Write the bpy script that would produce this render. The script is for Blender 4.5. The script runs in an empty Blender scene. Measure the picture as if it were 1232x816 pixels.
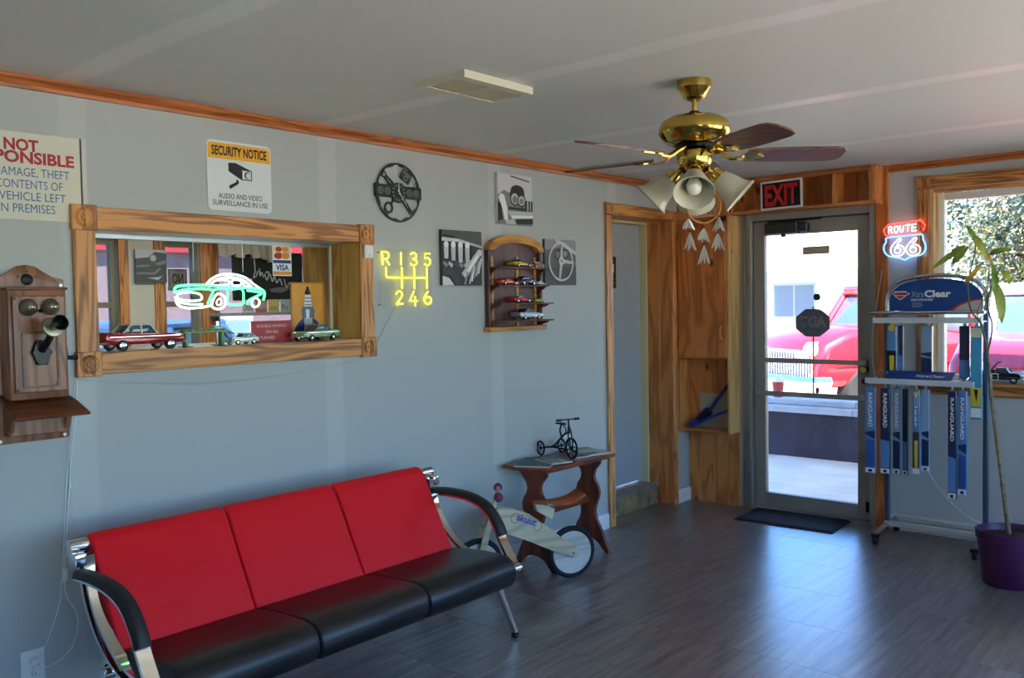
import bpy, bmesh, math, random
from mathutils import Matrix, Vector
random.seed(7)
sc = bpy.context.scene
COL = sc.collection
PI = math.pi

# ------------------------------------------------------------------ camera
cam = bpy.data.cameras.new('camera')
camo = bpy.data.objects.new('camera', cam); COL.objects.link(camo)
cam.sensor_fit = 'HORIZONTAL'; cam.sensor_width = 36.0
cam.lens = 1073.48 / 1232 * 36.0
cam.clip_start = 0.05; cam.clip_end = 300
_yaw, _pit, _rol = math.radians(40.876), math.radians(2.304), math.radians(-1.0015)
_f = Vector((-math.sin(_yaw) * math.cos(_pit), math.cos(_yaw) * math.cos(_pit), -math.sin(_pit)))
_r = Vector((math.cos(_yaw), math.sin(_yaw), 0)); _u = _r.cross(_f)
_r2 = math.cos(_rol) * _r + math.sin(_rol) * _u
_u2 = -math.sin(_rol) * _r + math.cos(_rol) * _u
camo.matrix_world = Matrix(((_r2.x, _u2.x, -_f.x, 3.4396), (_r2.y, _u2.y, -_f.y, -6.0373),
                            (_r2.z, _u2.z, -_f.z, 1.53), (0, 0, 0, 1)))
sc.camera = camo

# ------------------------------------------------------------------ sky, sun, exposure
w = bpy.data.worlds.new('sky'); sc.world = w; w.use_nodes = True
nt = w.node_tree; nt.nodes.clear()
sky = nt.nodes.new('ShaderNodeTexSky'); sky.sky_type = 'NISHITA'; sky.sun_disc = False
sky.sun_elevation = math.radians(52); sky.sun_rotation = math.radians(135); sky.air_density = 1.3; sky.dust_density = 0.0; sky.ozone_density = 4.0
bg = nt.nodes.new('ShaderNodeBackground'); bg.inputs['Strength'].default_value = 0.50
wo = nt.nodes.new('ShaderNodeOutputWorld')
tn = nt.nodes.new('ShaderNodeMix'); tn.data_type = 'RGBA'; tn.blend_type = 'MULTIPLY'; tn.inputs[0].default_value = 1.0; tn.inputs[7].default_value = (0.66, 0.90, 1.25, 1)   # clear deep blue day
nt.links.new(sky.outputs[0], tn.inputs[6]); nt.links.new(tn.outputs[2], bg.inputs[0]); nt.links.new(bg.outputs[0], wo.inputs[0])
sun = bpy.data.lights.new('sun', 'SUN'); sun.energy = 32.0; sun.angle = 0.01; sun.color = (1.0, 0.94, 0.84)
suno = bpy.data.objects.new('sun', sun); COL.objects.link(suno)
suno.rotation_euler = Vector((-0.42, 0.40, -0.82)).to_track_quat('-Z', 'Y').to_euler()   # high, from the street side behind the viewer
sc.view_settings.view_transform = 'Standard'; sc.view_settings.look = 'None'
sc.view_settings.exposure = 1.0; sc.view_settings.gamma = 1.0; sc.view_settings.use_curve_mapping = False
sc.cycles.use_denoising = True
sc.cycles.caustics_reflective = False; sc.cycles.caustics_refractive = False
sc.cycles.max_bounces = 14; sc.cycles.diffuse_bounces = 7; sc.cycles.transparent_max_bounces = 16

# ------------------------------------------------------------------ helpers
def lin(c):
    return tuple((v / 255 / 12.92 if v / 255 <= 0.04045 else ((v / 255 + 0.055) / 1.055) ** 2.4) for v in c[:3]) + (1.0,)

MATS = {}
def _new(name):
    m = bpy.data.materials.new(name); m.use_nodes = True
    b = m.node_tree.nodes['Principled BSDF']
    MATS[name] = m
    return m, m.node_tree, b

def mat(name, rgb=(128, 128, 128), rough=0.5, metal=0.0, spec=0.5, bump=0.0, bscale=200.0, vary=0.0, vscale=6.0, coat=0.0, trans=0.0):
    """plain procedural paint, plastic or metal: colour with slight noise variation and optional bump"""
    if name in MATS: return MATS[name]
    m, t, b = _new(name)
    b.inputs['Base Color'].default_value = lin(rgb); b.inputs['Roughness'].default_value = rough
    b.inputs['Metallic'].default_value = metal; b.inputs['Specular IOR Level'].default_value = spec
    b.inputs['Coat Weight'].default_value = coat; b.inputs['Transmission Weight'].default_value = trans
    tc = t.nodes.new('ShaderNodeTexCoord')
    if vary:
        n = t.nodes.new('ShaderNodeTexNoise'); n.inputs['Scale'].default_value = vscale; n.inputs['Detail'].default_value = 5
        r = t.nodes.new('ShaderNodeValToRGB')
        c = lin(rgb)
        r.color_ramp.elements[0].position = 0.3; r.color_ramp.elements[1].position = 0.7
        r.color_ramp.elements[0].color = tuple(v * (1 - vary) for v in c[:3]) + (1,)
        r.color_ramp.elements[1].color = tuple(min(1, v * (1 + vary)) for v in c[:3]) + (1,)
        t.links.new(tc.outputs['Object'], n.inputs['Vector']); t.links.new(n.outputs['Fac'], r.inputs['Fac'])
        t.links.new(r.outputs['Color'], b.inputs['Base Color'])
    if bump:
        n2 = t.nodes.new('ShaderNodeTexNoise'); n2.inputs['Scale'].default_value = bscale; n2.inputs['Detail'].default_value = 3
        bp = t.nodes.new('ShaderNodeBump'); bp.inputs['Strength'].default_value = bump; bp.inputs['Distance'].default_value = 0.002
        t.links.new(tc.outputs['Object'], n2.inputs['Vector']); t.links.new(n2.outputs['Fac'], bp.inputs['Height'])
        t.links.new(bp.outputs['Normal'], b.inputs['Normal'])
    return m

def emit(name, rgb, strength):
    if name in MATS: return MATS[name]
    m, t, b = _new(name)
    b.inputs['Base Color'].default_value = (0.02, 0.02, 0.02, 1)
    b.inputs['Emission Color'].default_value = lin(rgb); b.inputs['Emission Strength'].default_value = strength
    return m

def wood(name, light, dark, axis='x', scale=1.0, knots=False, rough=0.42, contrast=0.5, bands=7.0):
    """grain streaks along one local axis, growth bands across it, optional knots"""
    if name in MATS: return MATS[name]
    m, t, b = _new(name)
    L = t.links.new
    tc = t.nodes.new('ShaderNodeTexCoord'); oi = t.nodes.new('ShaderNodeObjectInfo')
    off = t.nodes.new('ShaderNodeVectorMath'); off.operation = 'ADD'
    mul = t.nodes.new('ShaderNodeVectorMath'); mul.operation = 'SCALE'; mul.inputs['Scale'].default_value = 37.0
    cv = t.nodes.new('ShaderNodeCombineXYZ')
    for i in range(3): L(oi.outputs['Random'], cv.inputs[i])
    L(cv.outputs[0], mul.inputs[0]); L(tc.outputs['Object'], off.inputs[0]); L(mul.outputs[0], off.inputs[1])
    mp = t.nodes.new('ShaderNodeMapping')
    s = [bands * scale] * 3; s['xyz'.index(axis)] = 0.8 * scale
    mp.inputs['Scale'].default_value = s
    L(off.outputs[0], mp.inputs['Vector'])
    n1 = t.nodes.new('ShaderNodeTexNoise'); n1.inputs['Scale'].default_value = 1.3; n1.inputs['Detail'].default_value = 2; n1.inputs['Distortion'].default_value = 0.4
    L(mp.outputs[0], n1.inputs['Vector'])
    m1 = t.nodes.new('ShaderNodeMath'); m1.operation = 'MULTIPLY'; m1.inputs[1].default_value = 38.0
    m2 = t.nodes.new('ShaderNodeMath'); m2.operation = 'SINE'
    m3 = t.nodes.new('ShaderNodeMath'); m3.operation = 'MULTIPLY_ADD'; m3.inputs[1].default_value = 0.5; m3.inputs[2].default_value = 0.5
    L(n1.outputs['Fac'], m1.inputs[0]); L(m1.outputs[0], m2.inputs[0]); L(m2.outputs[0], m3.inputs[0])
    mp2 = t.nodes.new('ShaderNodeMapping'); s2 = [120 * scale] * 3; s2['xyz'.index(axis)] = 3.0 * scale
    mp2.inputs['Scale'].default_value = s2; L(off.outputs[0], mp2.inputs['Vector'])
    n2 = t.nodes.new('ShaderNodeTexNoise'); n2.inputs['Scale'].default_value = 1.0; n2.inputs['Detail'].default_value = 3
    L(mp2.outputs[0], n2.inputs['Vector'])
    ad = t.nodes.new('ShaderNodeMath'); ad.operation = 'MULTIPLY_ADD'; ad.inputs[1].default_value = contrast
    ad2 = t.nodes.new('ShaderNodeMath'); ad2.operation = 'MULTIPLY'; ad2.inputs[1].default_value = 1.0 - contrast
    L(n2.outputs['Fac'], ad2.inputs[0]); L(m3.outputs[0], ad.inputs[0]); L(ad2.outputs[0], ad.inputs[2])
    r = t.nodes.new('ShaderNodeValToRGB')
    r.color_ramp.elements[0].position = 0.12; r.color_ramp.elements[1].position = 0.62
    r.color_ramp.elements[0].color = lin(dark); r.color_ramp.elements[1].color = lin(light)
    L(ad.outputs[0], r.inputs['Fac'])
    out = r.outputs['Color']
    if knots:
        mk = t.nodes.new('ShaderNodeMapping'); sk = [5.5] * 3; sk['xyz'.index(axis)] = 3.2; mk.inputs['Scale'].default_value = sk
        L(off.outputs[0], mk.inputs['Vector'])
        vo = t.nodes.new('ShaderNodeTexVoronoi'); vo.inputs['Scale'].default_value = 1.0; vo.inputs['Randomness'].default_value = 1.0
        L(mk.outputs[0], vo.inputs['Vector'])
        rk = t.nodes.new('ShaderNodeValToRGB'); rk.color_ramp.elements[0].position = 0.05; rk.color_ramp.elements[1].position = 0.13
        rk.color_ramp.elements[0].color = (1, 1, 1, 1); rk.color_ramp.elements[1].color = (0, 0, 0, 1)
        L(vo.outputs['Distance'], rk.inputs['Fac'])
        mx = t.nodes.new('ShaderNodeMix'); mx.data_type = 'RGBA'
        L(rk.outputs['Color'], mx.inputs[0]); L(out, mx.inputs[6]); mx.inputs[7].default_value = tuple(v * 0.5 for v in lin(dark)[:3]) + (1,)
        out = mx.outputs[2]
    L(out, b.inputs['Base Color'])
    b.inputs['Roughness'].default_value = rough
    bp = t.nodes.new('ShaderNodeBump'); bp.inputs['Strength'].default_value = 0.15; bp.inputs['Distance'].default_value = 0.001
    L(n2.outputs['Fac'], bp.inputs['Height']); L(bp.outputs['Normal'], b.inputs['Normal'])
    return m

def glass(name, tint=(1, 1, 1), refl=0.06):
    if name in MATS: return MATS[name]
    m = bpy.data.materials.new(name); m.use_nodes = True; MATS[name] = m
    t = m.node_tree; t.nodes.clear()
    tr = t.nodes.new('ShaderNodeBsdfTransparent'); tr.inputs[0].default_value = tuple(tint) + (1,)
    gl = t.nodes.new('ShaderNodeBsdfGlossy'); gl.inputs['Roughness'].default_value = 0.02
    mx = t.nodes.new('ShaderNodeMixShader')
    fr = t.nodes.new('ShaderNodeFresnel'); fr.inputs[0].default_value = 1.25 + refl
    o = t.nodes.new('ShaderNodeOutputMaterial')
    t.links.new(fr.outputs[0], mx.inputs[0]); t.links.new(tr.outputs[0], mx.inputs[1]); t.links.new(gl.outputs[0], mx.inputs[2])
    t.links.new(mx.outputs[0], o.inputs[0])
    return m

class MB:
    def __init__(s, M=None):
        s.bm = bmesh.new(); s.M = M or Matrix.Identity(4); s.mi = 0
    def _v(s, p): return s.bm.verts.new(s.M @ Vector(p))
    def _f(s, vs):
        try:
            f = s.bm.faces.new(vs); f.material_index = s.mi; return f
        except ValueError: return None
    def box(s, x0, x1, y0, y1, z0, z1, bev=0.0, seg=1):
        v = [s._v((x, y, z)) for x in (x0, x1) for y in (y0, y1) for z in (z0, z1)]
        fs = [s._f([v[i] for i in q]) for q in ((0, 1, 3, 2), (4, 6, 7, 5), (0, 4, 5, 1), (2, 3, 7, 6), (0, 2, 6, 4), (1, 5, 7, 3))]
        if bev:
            es = list({e for f in fs for e in f.edges})
            bmesh.ops.bevel(s.bm, geom=es, offset=bev, segments=seg, affect='EDGES', profile=0.5, material=-1)
        return s
    def prism(s, poly, d0, d1, plane='xz', bev=0.0, seg=1):
        P = {'xz': lambda a, b, d: (a, d, b), 'yz': lambda a, b, d: (d, a, b), 'xy': lambda a, b, d: (a, b, d)}[plane]
        A = [s._v(P(a, b, d0)) for a, b in poly]; B = [s._v(P(a, b, d1)) for a, b in poly]
        n = len(poly); f0 = s._f(A); f1 = s._f(list(reversed(B)))
        for i in range(n): s._f([A[i], B[i], B[(i + 1) % n], A[(i + 1) % n]])
        if bev:
            es = list({e for f in (f0, f1) if f for e in f.edges})
            bmesh.ops.bevel(s.bm, geom=es, offset=bev, segments=seg, affect='EDGES', profile=0.5, material=-1)
        return s
    def ring(s, outer, inner, d0, d1, plane='xz'):
        P = {'xz': lambda a, b, d: (a, d, b), 'yz': lambda a, b, d: (d, a, b), 'xy': lambda a, b, d: (a, b, d)}[plane]
        n = len(outer)
        R = [[s._v(P(a, b, d)) for a, b in q] for q in (outer, inner) for d in (d0, d1)]
        for i in range(n):
            j = (i + 1) % n
            s._f([R[0][i], R[0][j], R[2][j], R[2][i]]); s._f([R[1][i], R[3][i], R[3][j], R[1][j]])
            s._f([R[0][i], R[1][i], R[1][j], R[0][j]]); s._f([R[2][i], R[2][j], R[3][j], R[3][i]])
        return s
    def sweep(s, path, prof, closed=False, radii=None, up=None):
        path = [Vector(p) for p in path]; n = len(path)
        tans = []
        for i in range(n):
            if closed: t = path[(i + 1) % n] - path[i - 1]
            else: t = path[min(i + 1, n - 1)] - path[max(i - 1, 0)]
            tans.append(t.normalized() if t.length > 1e-9 else Vector((0, 0, 1)))
        if up is None:
            up = Vector((0, 0, 1)) if abs(tans[0].z) < 0.9 else Vector((1, 0, 0))
        nrm = (Vector(up) - tans[0] * Vector(up).dot(tans[0])).normalized()
        rings = []
        for i in range(n):
            t = tans[i]
            nrm = (nrm - t * nrm.dot(t))
            nrm = nrm.normalized() if nrm.length > 1e-6 else t.orthogonal().normalized()
            bn = t.cross(nrm); k = radii[i] if radii else 1.0
            rings.append([s._v(path[i] + (nrm * b + bn * a) * k) for a, b in prof])
        m = len(prof)
        for i in range(n if closed else n - 1):
            A, B = rings[i], rings[(i + 1) % n]
            for j in range(m): s._f([A[j], A[(j + 1) % m], B[(j + 1) % m], B[j]])
        if not closed:
            s._f(list(reversed(rings[0]))); s._f(rings[-1])
        return s
    def tube(s, path, r, seg=8, closed=False):
        rad = r if isinstance(r, (list, tuple)) else None; k = 1.0 if rad else r
        prof = [(k * math.cos(2 * PI * j / seg), k * math.sin(2 * PI * j / seg)) for j in range(seg)]
        return s.sweep(path, prof, closed, rad)
    def cyl(s, p0, p1, r0, r1=None, seg=16):
        return s.tube([p0, p1], [r0, r0 if r1 is None else r1], seg)
    def lathe(s, prof, seg=24, at=(0, 0, 0), ax=None, ang=None):
        Q = Matrix.Translation(at) @ (ax.to_matrix().to_4x4() if ax is not None else Matrix.Identity(4))
        rings = []
        for r, h in prof:
            if r < 1e-6: rings.append([s._v(Q @ Vector((0, 0, h)))])
            else: rings.append([s._v(Q @ Vector((r * math.cos(2 * PI * j / seg), r * math.sin(2 * PI * j / seg), h))) for j in range(seg)])
        for A, B in zip(rings, rings[1:]):
            for j in range(seg):
                k = (j + 1) % seg
                if len(A) == 1 and len(B) == 1: continue
                if len(A) == 1: s._f([A[0], B[j], B[k]])
                elif len(B) == 1: s._f([A[j], A[k], B[0]])
                else: s._f([A[j], A[k], B[k], B[j]])
        return s
    def ball(s, c, r, sc_=(1, 1, 1), seg=16, n=10):
        c = Vector(c); old = s.M
        s.M = old @ Matrix.Translation(c) @ Matrix.Diagonal((sc_[0], sc_[1], sc_[2], 1))
        s.lathe([(r * math.sin(PI * i / n), -r * math.cos(PI * i / n)) for i in range(n + 1)], seg)
        s.M = old; return s
    def quad(s, *ps): s._f([s._v(p) for p in ps]); return s
    def build(s, name, mats, parent=None, smooth=35, fixn=True):
        if fixn: bmesh.ops.recalc_face_normals(s.bm, faces=s.bm.faces)
        me = bpy.data.meshes.new(name); s.bm.to_mesh(me); s.bm.free()
        for m in (mats if isinstance(mats, (list, tuple)) else [mats]): me.materials.append(m)
        if smooth:
            me.shade_smooth(); me.set_sharp_from_angle(angle=math.radians(smooth))
        o = bpy.data.objects.new(name, me); COL.objects.link(o)
        if parent: o.parent = parent
        return o

def tag(o, label=None, cat=None, group=None, kind=None):
    if label: o['label'] = label
    if cat: o['category'] = cat
    if group: o['group'] = group
    if kind: o['kind'] = kind
    return o
def empty(name, loc=(0, 0, 0), rz=0.0, rx=0.0, ry=0.0):
    o = bpy.data.objects.new(name, None); COL.objects.link(o); o.empty_display_size = 0.05
    o.location = loc; o.rotation_euler = (rx, ry, rz); return o
def thing(name, label, cat, loc=(0, 0, 0), rz=0.0, group=None, rx=0.0, ry=0.0):
    return tag(empty(name, loc, rz, rx, ry), label, cat, group)
def struct(name, label, loc=(0, 0, 0), rz=0.0):
    return tag(empty(name, loc, rz), label, None, None, 'structure')
def W(root):   # mesh builder fed with world coordinates for a root that is only translated
    return MB(Matrix.Translation(-Vector(root.location)))
LW = PI / 2    # rotation of things hung on the left wall: local x runs along +Y, local -y points into the room
def arc(cx, cy, r, a0, a1, n, ry=None):
    ry = r if ry is None else ry
    return [(cx + r * math.cos(math.radians(a0 + (a1 - a0) * i / n)), cy + ry * math.sin(math.radians(a0 + (a1 - a0) * i / n))) for i in range(n + 1)]
def circ(cx, cy, r, n=20, ry=None): return arc(cx, cy, r, 0, 360, n, ry)[:-1]
def rrect(x0, x1, z0, z1, r, n=4):
    return arc(x1 - r, z1 - r, r, 0, 90, n) + arc(x0 + r, z1 - r, r, 90, 180, n) + arc(x0 + r, z0 + r, r, 180, 270, n) + arc(x1 - r, z0 + r, r, 270, 360, n)
def smooth_path(pts, n=6, closed=False):
    pts = [Vector(p) for p in pts]; out = []; m = len(pts)
    rng = m if closed else m - 1
    for i in range(rng):
        p0 = pts[(i - 1) % m] if closed or i > 0 else pts[0]
        p1 = pts[i]; p2 = pts[(i + 1) % m]
        p3 = pts[(i + 2) % m] if closed or i + 2 < m else pts[-1]
        for k in range(n):
            t = k / n
            out.append(0.5 * ((2 * p1) + (-p0 + p2) * t + (2 * p0 - 5 * p1 + 4 * p2 - p3) * t * t + (-p0 + 3 * p1 - 3 * p2 + p3) * t ** 3))
    if not closed: out.append(pts[-1])
    return out
def text(s, m, parent, x, z, h, width=None, y=-0.001, bold=0.0, name='lettering', rot=0.0, align='l', mirror=False, ext=0.0002, plane='xz'):
    cu = bpy.data.curves.new('t', 'FONT'); cu.body = s; cu.size = 1.0; cu.offset = bold; cu.resolution_u = 3; cu.extrude = 0.0
    ob = bpy.data.objects.new('t', cu); COL.objects.link(ob)
    me = bpy.data.meshes.new_from_object(ob.evaluated_get(bpy.context.evaluated_depsgraph_get()))
    bpy.data.objects.remove(ob); bpy.data.curves.remove(cu)
    xs = [v.co.x for v in me.vertices]; x0, x1 = min(xs), max(xs)
    k = h / 0.70; kx = (width / (x1 - x0)) if width else k
    wd = (x1 - x0) * kx
    sh = {'l': 0, 'c': -wd / 2, 'r': -wd}[align]
    ca, sa = math.cos(rot), math.sin(rot)
    for v in me.vertices:
        a = (v.co.x - x0) * kx + sh; b = v.co.y * k
        if mirror: a = -a
        a, b = a * ca - b * sa, a * sa + b * ca
        v.co = (x + a, y, z + b) if plane == 'xz' else (x + a, z + b, y)
    me.materials.clear(); me.materials.append(m); me.update()
    me.name = name
    o = bpy.data.objects.new(name, me); COL.objects.link(o); o.parent = parent
    return o
def flat(name, layers, parent, y=-0.001, step=0.0004):
    """flat print: coloured polygons in the local xz plane, each a hair proud of the one before"""
    mb = MB(); mats = []
    for i, (poly, m) in enumerate(layers):
        if m not in mats: mats.append(m)
        mb.mi = mats.index(m)
        mb.prism(poly, y - step * (i + 1), y, 'xz')
    return mb.build(name, mats, parent, smooth=0)
def copy_tree(o, parent=None):
    c = o.copy(); COL.objects.link(c)
    if parent: c.parent = parent
    for ch in list(o.children): copy_tree(ch, c)
    return c

# ------------------------------------------------------------------ shared materials
OAKX = wood('oak_x', (208, 142, 78), (118, 62, 24), 'x', 1.0, contrast=0.55, bands=13)
OAKZ = wood('oak_z', (208, 142, 78), (118, 62, 24), 'z', 1.0, contrast=0.55, bands=13)
CROWN = wood('crown_oak', (184, 108, 54), (128, 66, 28), 'x', 1.0, bands=14)
CROWNY = wood('crown_oak_y', (184, 108, 54), (128, 66, 28), 'y', 1.0, bands=14)
PINEZ = wood('pine_z', (214, 140, 76), (170, 96, 44), 'z', 0.9, knots=True, bands=5)
PINEX = wood('pine_x', (214, 140, 76), (170, 96, 44), 'x', 0.9, knots=True, bands=5)
PINEL = wood('pine_pale', (228, 182, 118), (196, 142, 80), 'z', 0.9, knots=True, bands=4)
CHROME = mat('chrome', (225, 226, 228), 0.08, 1.0)
STEEL = mat('brushed_steel', (170, 174, 178), 0.3, 1.0, bump=0.02)
ALU = mat('aluminium_frame', (158, 152, 144), 0.45, 0.25, vary=0.06, vscale=3)
BLACK = mat('black_plastic', (16, 16, 18), 0.4)
BLACKM = mat('black_metal', (20, 20, 22), 0.45, 0.3)
RUBBER = mat('rubber', (22, 22, 24), 0.75)
WHITEP = mat('white_plastic', (226, 226, 224), 0.4)
WHITEI = mat('white_ink', (232, 232, 232), 0.6)
BLACKI = mat('black_ink', (18, 18, 20), 0.6)
GREYI = mat('grey_ink', (120, 120, 122), 0.6)
LGREYI = mat('light_grey_ink', (186, 186, 188), 0.6)
DGREYI = mat('dark_grey_ink', (62, 62, 64), 0.6)
REDI = mat('red_ink', (178, 28, 34), 0.5)
BLUEI = mat('blue_ink', (36, 92, 158), 0.5)
YELLOWI = mat('amber_ink', (232, 168, 30), 0.5)
TRIMW = mat('white_trim_paint', (214, 214, 212), 0.45, bump=0.03)
OFFG = glass('office_glass', (0.42, 0.45, 0.47), -0.05)
HATCH = glass('hatch_glass', (0.95, 0.97, 0.96), -0.12)
CLEAR = glass('clear_glass', (0.93, 0.96, 0.95))
TINT = glass('door_glass', (0.9, 0.93, 0.93))
CARGLASS = mat('car_glass', (60, 76, 88), 0.06, spec=0.8)
BRASS = mat('polished_brass', (200, 168, 84), 0.14, 1.0)
# ------------------------------------------------------------------ room shell
def drywall(name, rgb, rough, y0, gap=1.18, half=0.055):
    m, t, b = _new(name); L = t.links.new
    tc = t.nodes.new('ShaderNodeTexCoord'); sp = t.nodes.new('ShaderNodeSeparateXYZ'); L(tc.outputs['Object'], sp.inputs[0])
    nz = t.nodes.new('ShaderNodeTexNoise'); nz.inputs['Scale'].default_value = 1.6; L(tc.outputs['Object'], nz.inputs['Vector'])
    def math_(op, a, bb):
        n = t.nodes.new('ShaderNodeMath'); n.operation = op
        for i, v in enumerate((a, bb)):
            if v is None: continue
            if isinstance(v, (int, float)): n.inputs[i].default_value = v
            else: L(v, n.inputs[i])
        return n.outputs[0]
    y = math_('ADD', sp.outputs[1], math_('MULTIPLY', nz.outputs['Fac'], 0.05))
    d = math_('ABSOLUTE', math_('SUBTRACT', math_('PINGPONG', math_('SUBTRACT', y, y0), gap / 2), 0.0), None)
    r = t.nodes.new('ShaderNodeValToRGB'); L(math_('DIVIDE', d, half * 2), r.inputs['Fac'])
    r.color_ramp.elements[0].position = 0.38; r.color_ramp.elements[1].position = 0.55
    r.color_ramp.elements[0].color = (1, 1, 1, 1); r.color_ramp.elements[1].color = (0, 0, 0, 1)
    mx = t.nodes.new('ShaderNodeMix'); mx.data_type = 'RGBA'; c = lin(rgb)
    L(r.outputs['Color'], mx.inputs[0]); mx.inputs[6].default_value = c; mx.inputs[7].default_value = tuple(min(1, v * 1.10) for v in c[:3]) + (1,)
    L(mx.outputs[2], b.inputs['Base Color'])
    rr = t.nodes.new('ShaderNodeMapRange'); L(r.outputs['Color'], rr.inputs[0]); rr.inputs[3].default_value = rough; rr.inputs[4].default_value = rough - 0.2
    L(rr.outputs[0], b.inputs['Roughness'])
    n2 = t.nodes.new('ShaderNodeTexNoise'); n2.inputs['Scale'].default_value = 90; n2.inputs['Detail'].default_value = 4; L(tc.outputs['Object'], n2.inputs['Vector'])
    bp = t.nodes.new('ShaderNodeBump'); bp.inputs['Strength'].default_value = 0.12; bp.inputs['Distance'].default_value = 0.003
    L(n2.outputs['Fac'], bp.inputs['Height']); L(bp.outputs['Normal'], b.inputs['Normal'])
    return m
WALLM = drywall('wall_paint', (172, 175, 174), 0.6, -4.53)
CEILM = drywall('ceiling_paint', (204, 204, 202), 0.55, -4.57)
PLAINW = mat('plain_wall_paint', (190, 192, 192), 0.6, bump=0.1, bscale=90)
H = 2.38; RX = 5.0; RY = -8.2

# floor and its vinyl tiles
def floor_mat():
    m, t, b = _new('vinyl_floor'); L = t.links.new
    tc = t.nodes.new('ShaderNodeTexCoord'); oi = t.nodes.new('ShaderNodeObjectInfo')
    cv = t.nodes.new('ShaderNodeCombineXYZ')
    for i in range(3): L(oi.outputs['Random'], cv.inputs[i])
    k = t.nodes.new('ShaderNodeVectorMath'); k.operation = 'SCALE'; k.inputs['Scale'].default_value = 23; L(cv.outputs[0], k.inputs[0])
    a = t.nodes.new('ShaderNodeVectorMath'); a.operation = 'ADD'; L(tc.outputs['Object'], a.inputs[0]); L(k.outputs[0], a.inputs[1])
    mp = t.nodes.new('ShaderNodeMapping'); mp.inputs['Scale'].default_value = (34, 2.2, 10); L(a.outputs[0], mp.inputs['Vector'])
    n = t.nodes.new('ShaderNodeTexNoise'); n.inputs['Scale'].default_value = 1.0; n.inputs['Detail'].default_value = 7; n.inputs['Roughness'].default_value = 0.62; L(mp.outputs[0], n.inputs['Vector'])
    r = t.nodes.new('ShaderNodeValToRGB'); L(n.outputs['Fac'], r.inputs['Fac'])
    r.color_ramp.elements[0].position = 0.30; r.color_ramp.elements[1].position = 0.74
    r.color_ramp.elements[0].color = lin((48, 47, 50)); r.color_ramp.elements[1].color = lin((142, 137, 136))
    L(r.outputs['Color'], b.inputs['Base Color'])
    b.inputs['Roughness'].default_value = 0.30; b.inputs['Specular IOR Level'].default_value = 1.0; b.inputs['Coat Weight'].default_value = 0.5; b.inputs['Coat Roughness'].default_value = 0.28
    n2 = t.nodes.new('ShaderNodeTexNoise'); n2.inputs['Scale'].default_value = 150; n2.inputs['Detail'].default_value = 3; L(tc.outputs['Object'], n2.inputs['Vector'])
    bp = t.nodes.new('ShaderNodeBump'); bp.inputs['Strength'].default_value = 0.22; bp.inputs['Distance'].default_value = 0.002
    L(n2.outputs['Fac'], bp.inputs['Height']); L(bp.outputs['Normal'], b.inputs['Normal'])
    return m
FLOORM = floor_mat()
fl = MB().box(-0.3, RX, RY, 0.12, -0.08, -0.004).build('floor', mat('floor_joint', (24, 22, 22), 0.8), smooth=0)
tag(fl, 'dark grey wood-grain vinyl tile floor of the waiting room', None, None, 'structure')
TP = 0.474
tile_me = None
ny = 0
y = 0.0
rows = []
yy = -1.555 + TP * 4
while yy > RY:
    rows.append((max(RY, yy - TP), min(-0.001, yy))); yy -= TP
for (y0, y1) in rows:
    i = 0; x = 0.0
    while x < RX - 0.01:
        x1 = min(x + TP, RX)
        full = abs(x1 - x - TP) < 1e-6 and abs(y1 - y0 - TP) < 1e-6
        if full and tile_me:
            o = bpy.data.objects.new('tile', tile_me); COL.objects.link(o)
        else:
            sx, sy = (x1 - x) / 2, (y1 - y0) / 2
            o = MB().box(-sx + 0.0001, sx - 0.0001, -sy + 0.0008, sy - 0.0008, -0.004, 0.0, 0.0003).build('tile', FLOORM, smooth=0)
            if full: tile_me = o.data
        o.parent = fl; o.location = ((x + x1) / 2, (y0 + y1) / 2, 0)
        x = x1
o = MB().box(-0.13, 0.0, -1.03, -0.25, -0.004, 0.0).build('tile', FLOORM, fl, smooth=0)

ce = MB().box(-0.3, RX + 0.15, RY - 0.15, 0.15, H, H + 0.1).build('ceiling', CEILM, smooth=0)
tag(ce, 'grey white plaster ceiling with taped drywall joints', None, None, 'structure')

# left wall with the service hatch and the restroom doorway
def wall_y(mb, x0, x1, y0, y1, holes, h):
    ys = sorted({y0, y1} | {v for q in holes for v in q[:2]})
    for a, b in zip(ys, ys[1:]):
        hs = [q for q in holes if q[0] <= a and q[1] >= b]
        if not hs: mb.box(x0, x1, a, b, 0, h)
        else:
            q = hs[0]
            if q[2] > 0: mb.box(x0, x1, a, b, 0, q[2])
            if q[3] < h: mb.box(x0, x1, a, b, q[3], h)
HY0, HY1, HZ0, HZ1 = -4.515, -3.188, 1.345, 1.862
mb = MB(); wall_y(mb, -0.12, 0, RY, 0.15, [(HY0, HY1, HZ0, HZ1), (-1.04, -0.24, 0, 2.14)], H)
wl = mb.build('wall_left', WALLM, smooth=0)
tag(wl, 'long pale grey wall with service window and hung signs', None, None, 'structure')
# back wall with entry door and front window
mb = MB()
for (x0, x1, z0, z1) in ((0, 0.45, 0, H), (0.45, 1.40, 2.14, H), (1.40, 1.74, 0, H), (1.74, 4.6, 0, 0.93), (1.74, 4.6, 2.20, H), (4.6, RX + 0.15, 0, H)):
    mb.box(x0, x1, 0, 0.15, z0, z1)
wb = mb.build('wall_back', PLAINW, smooth=0)
tag(wb, 'grey wall holding the glass entry door and front window', None, None, 'structure')
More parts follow.
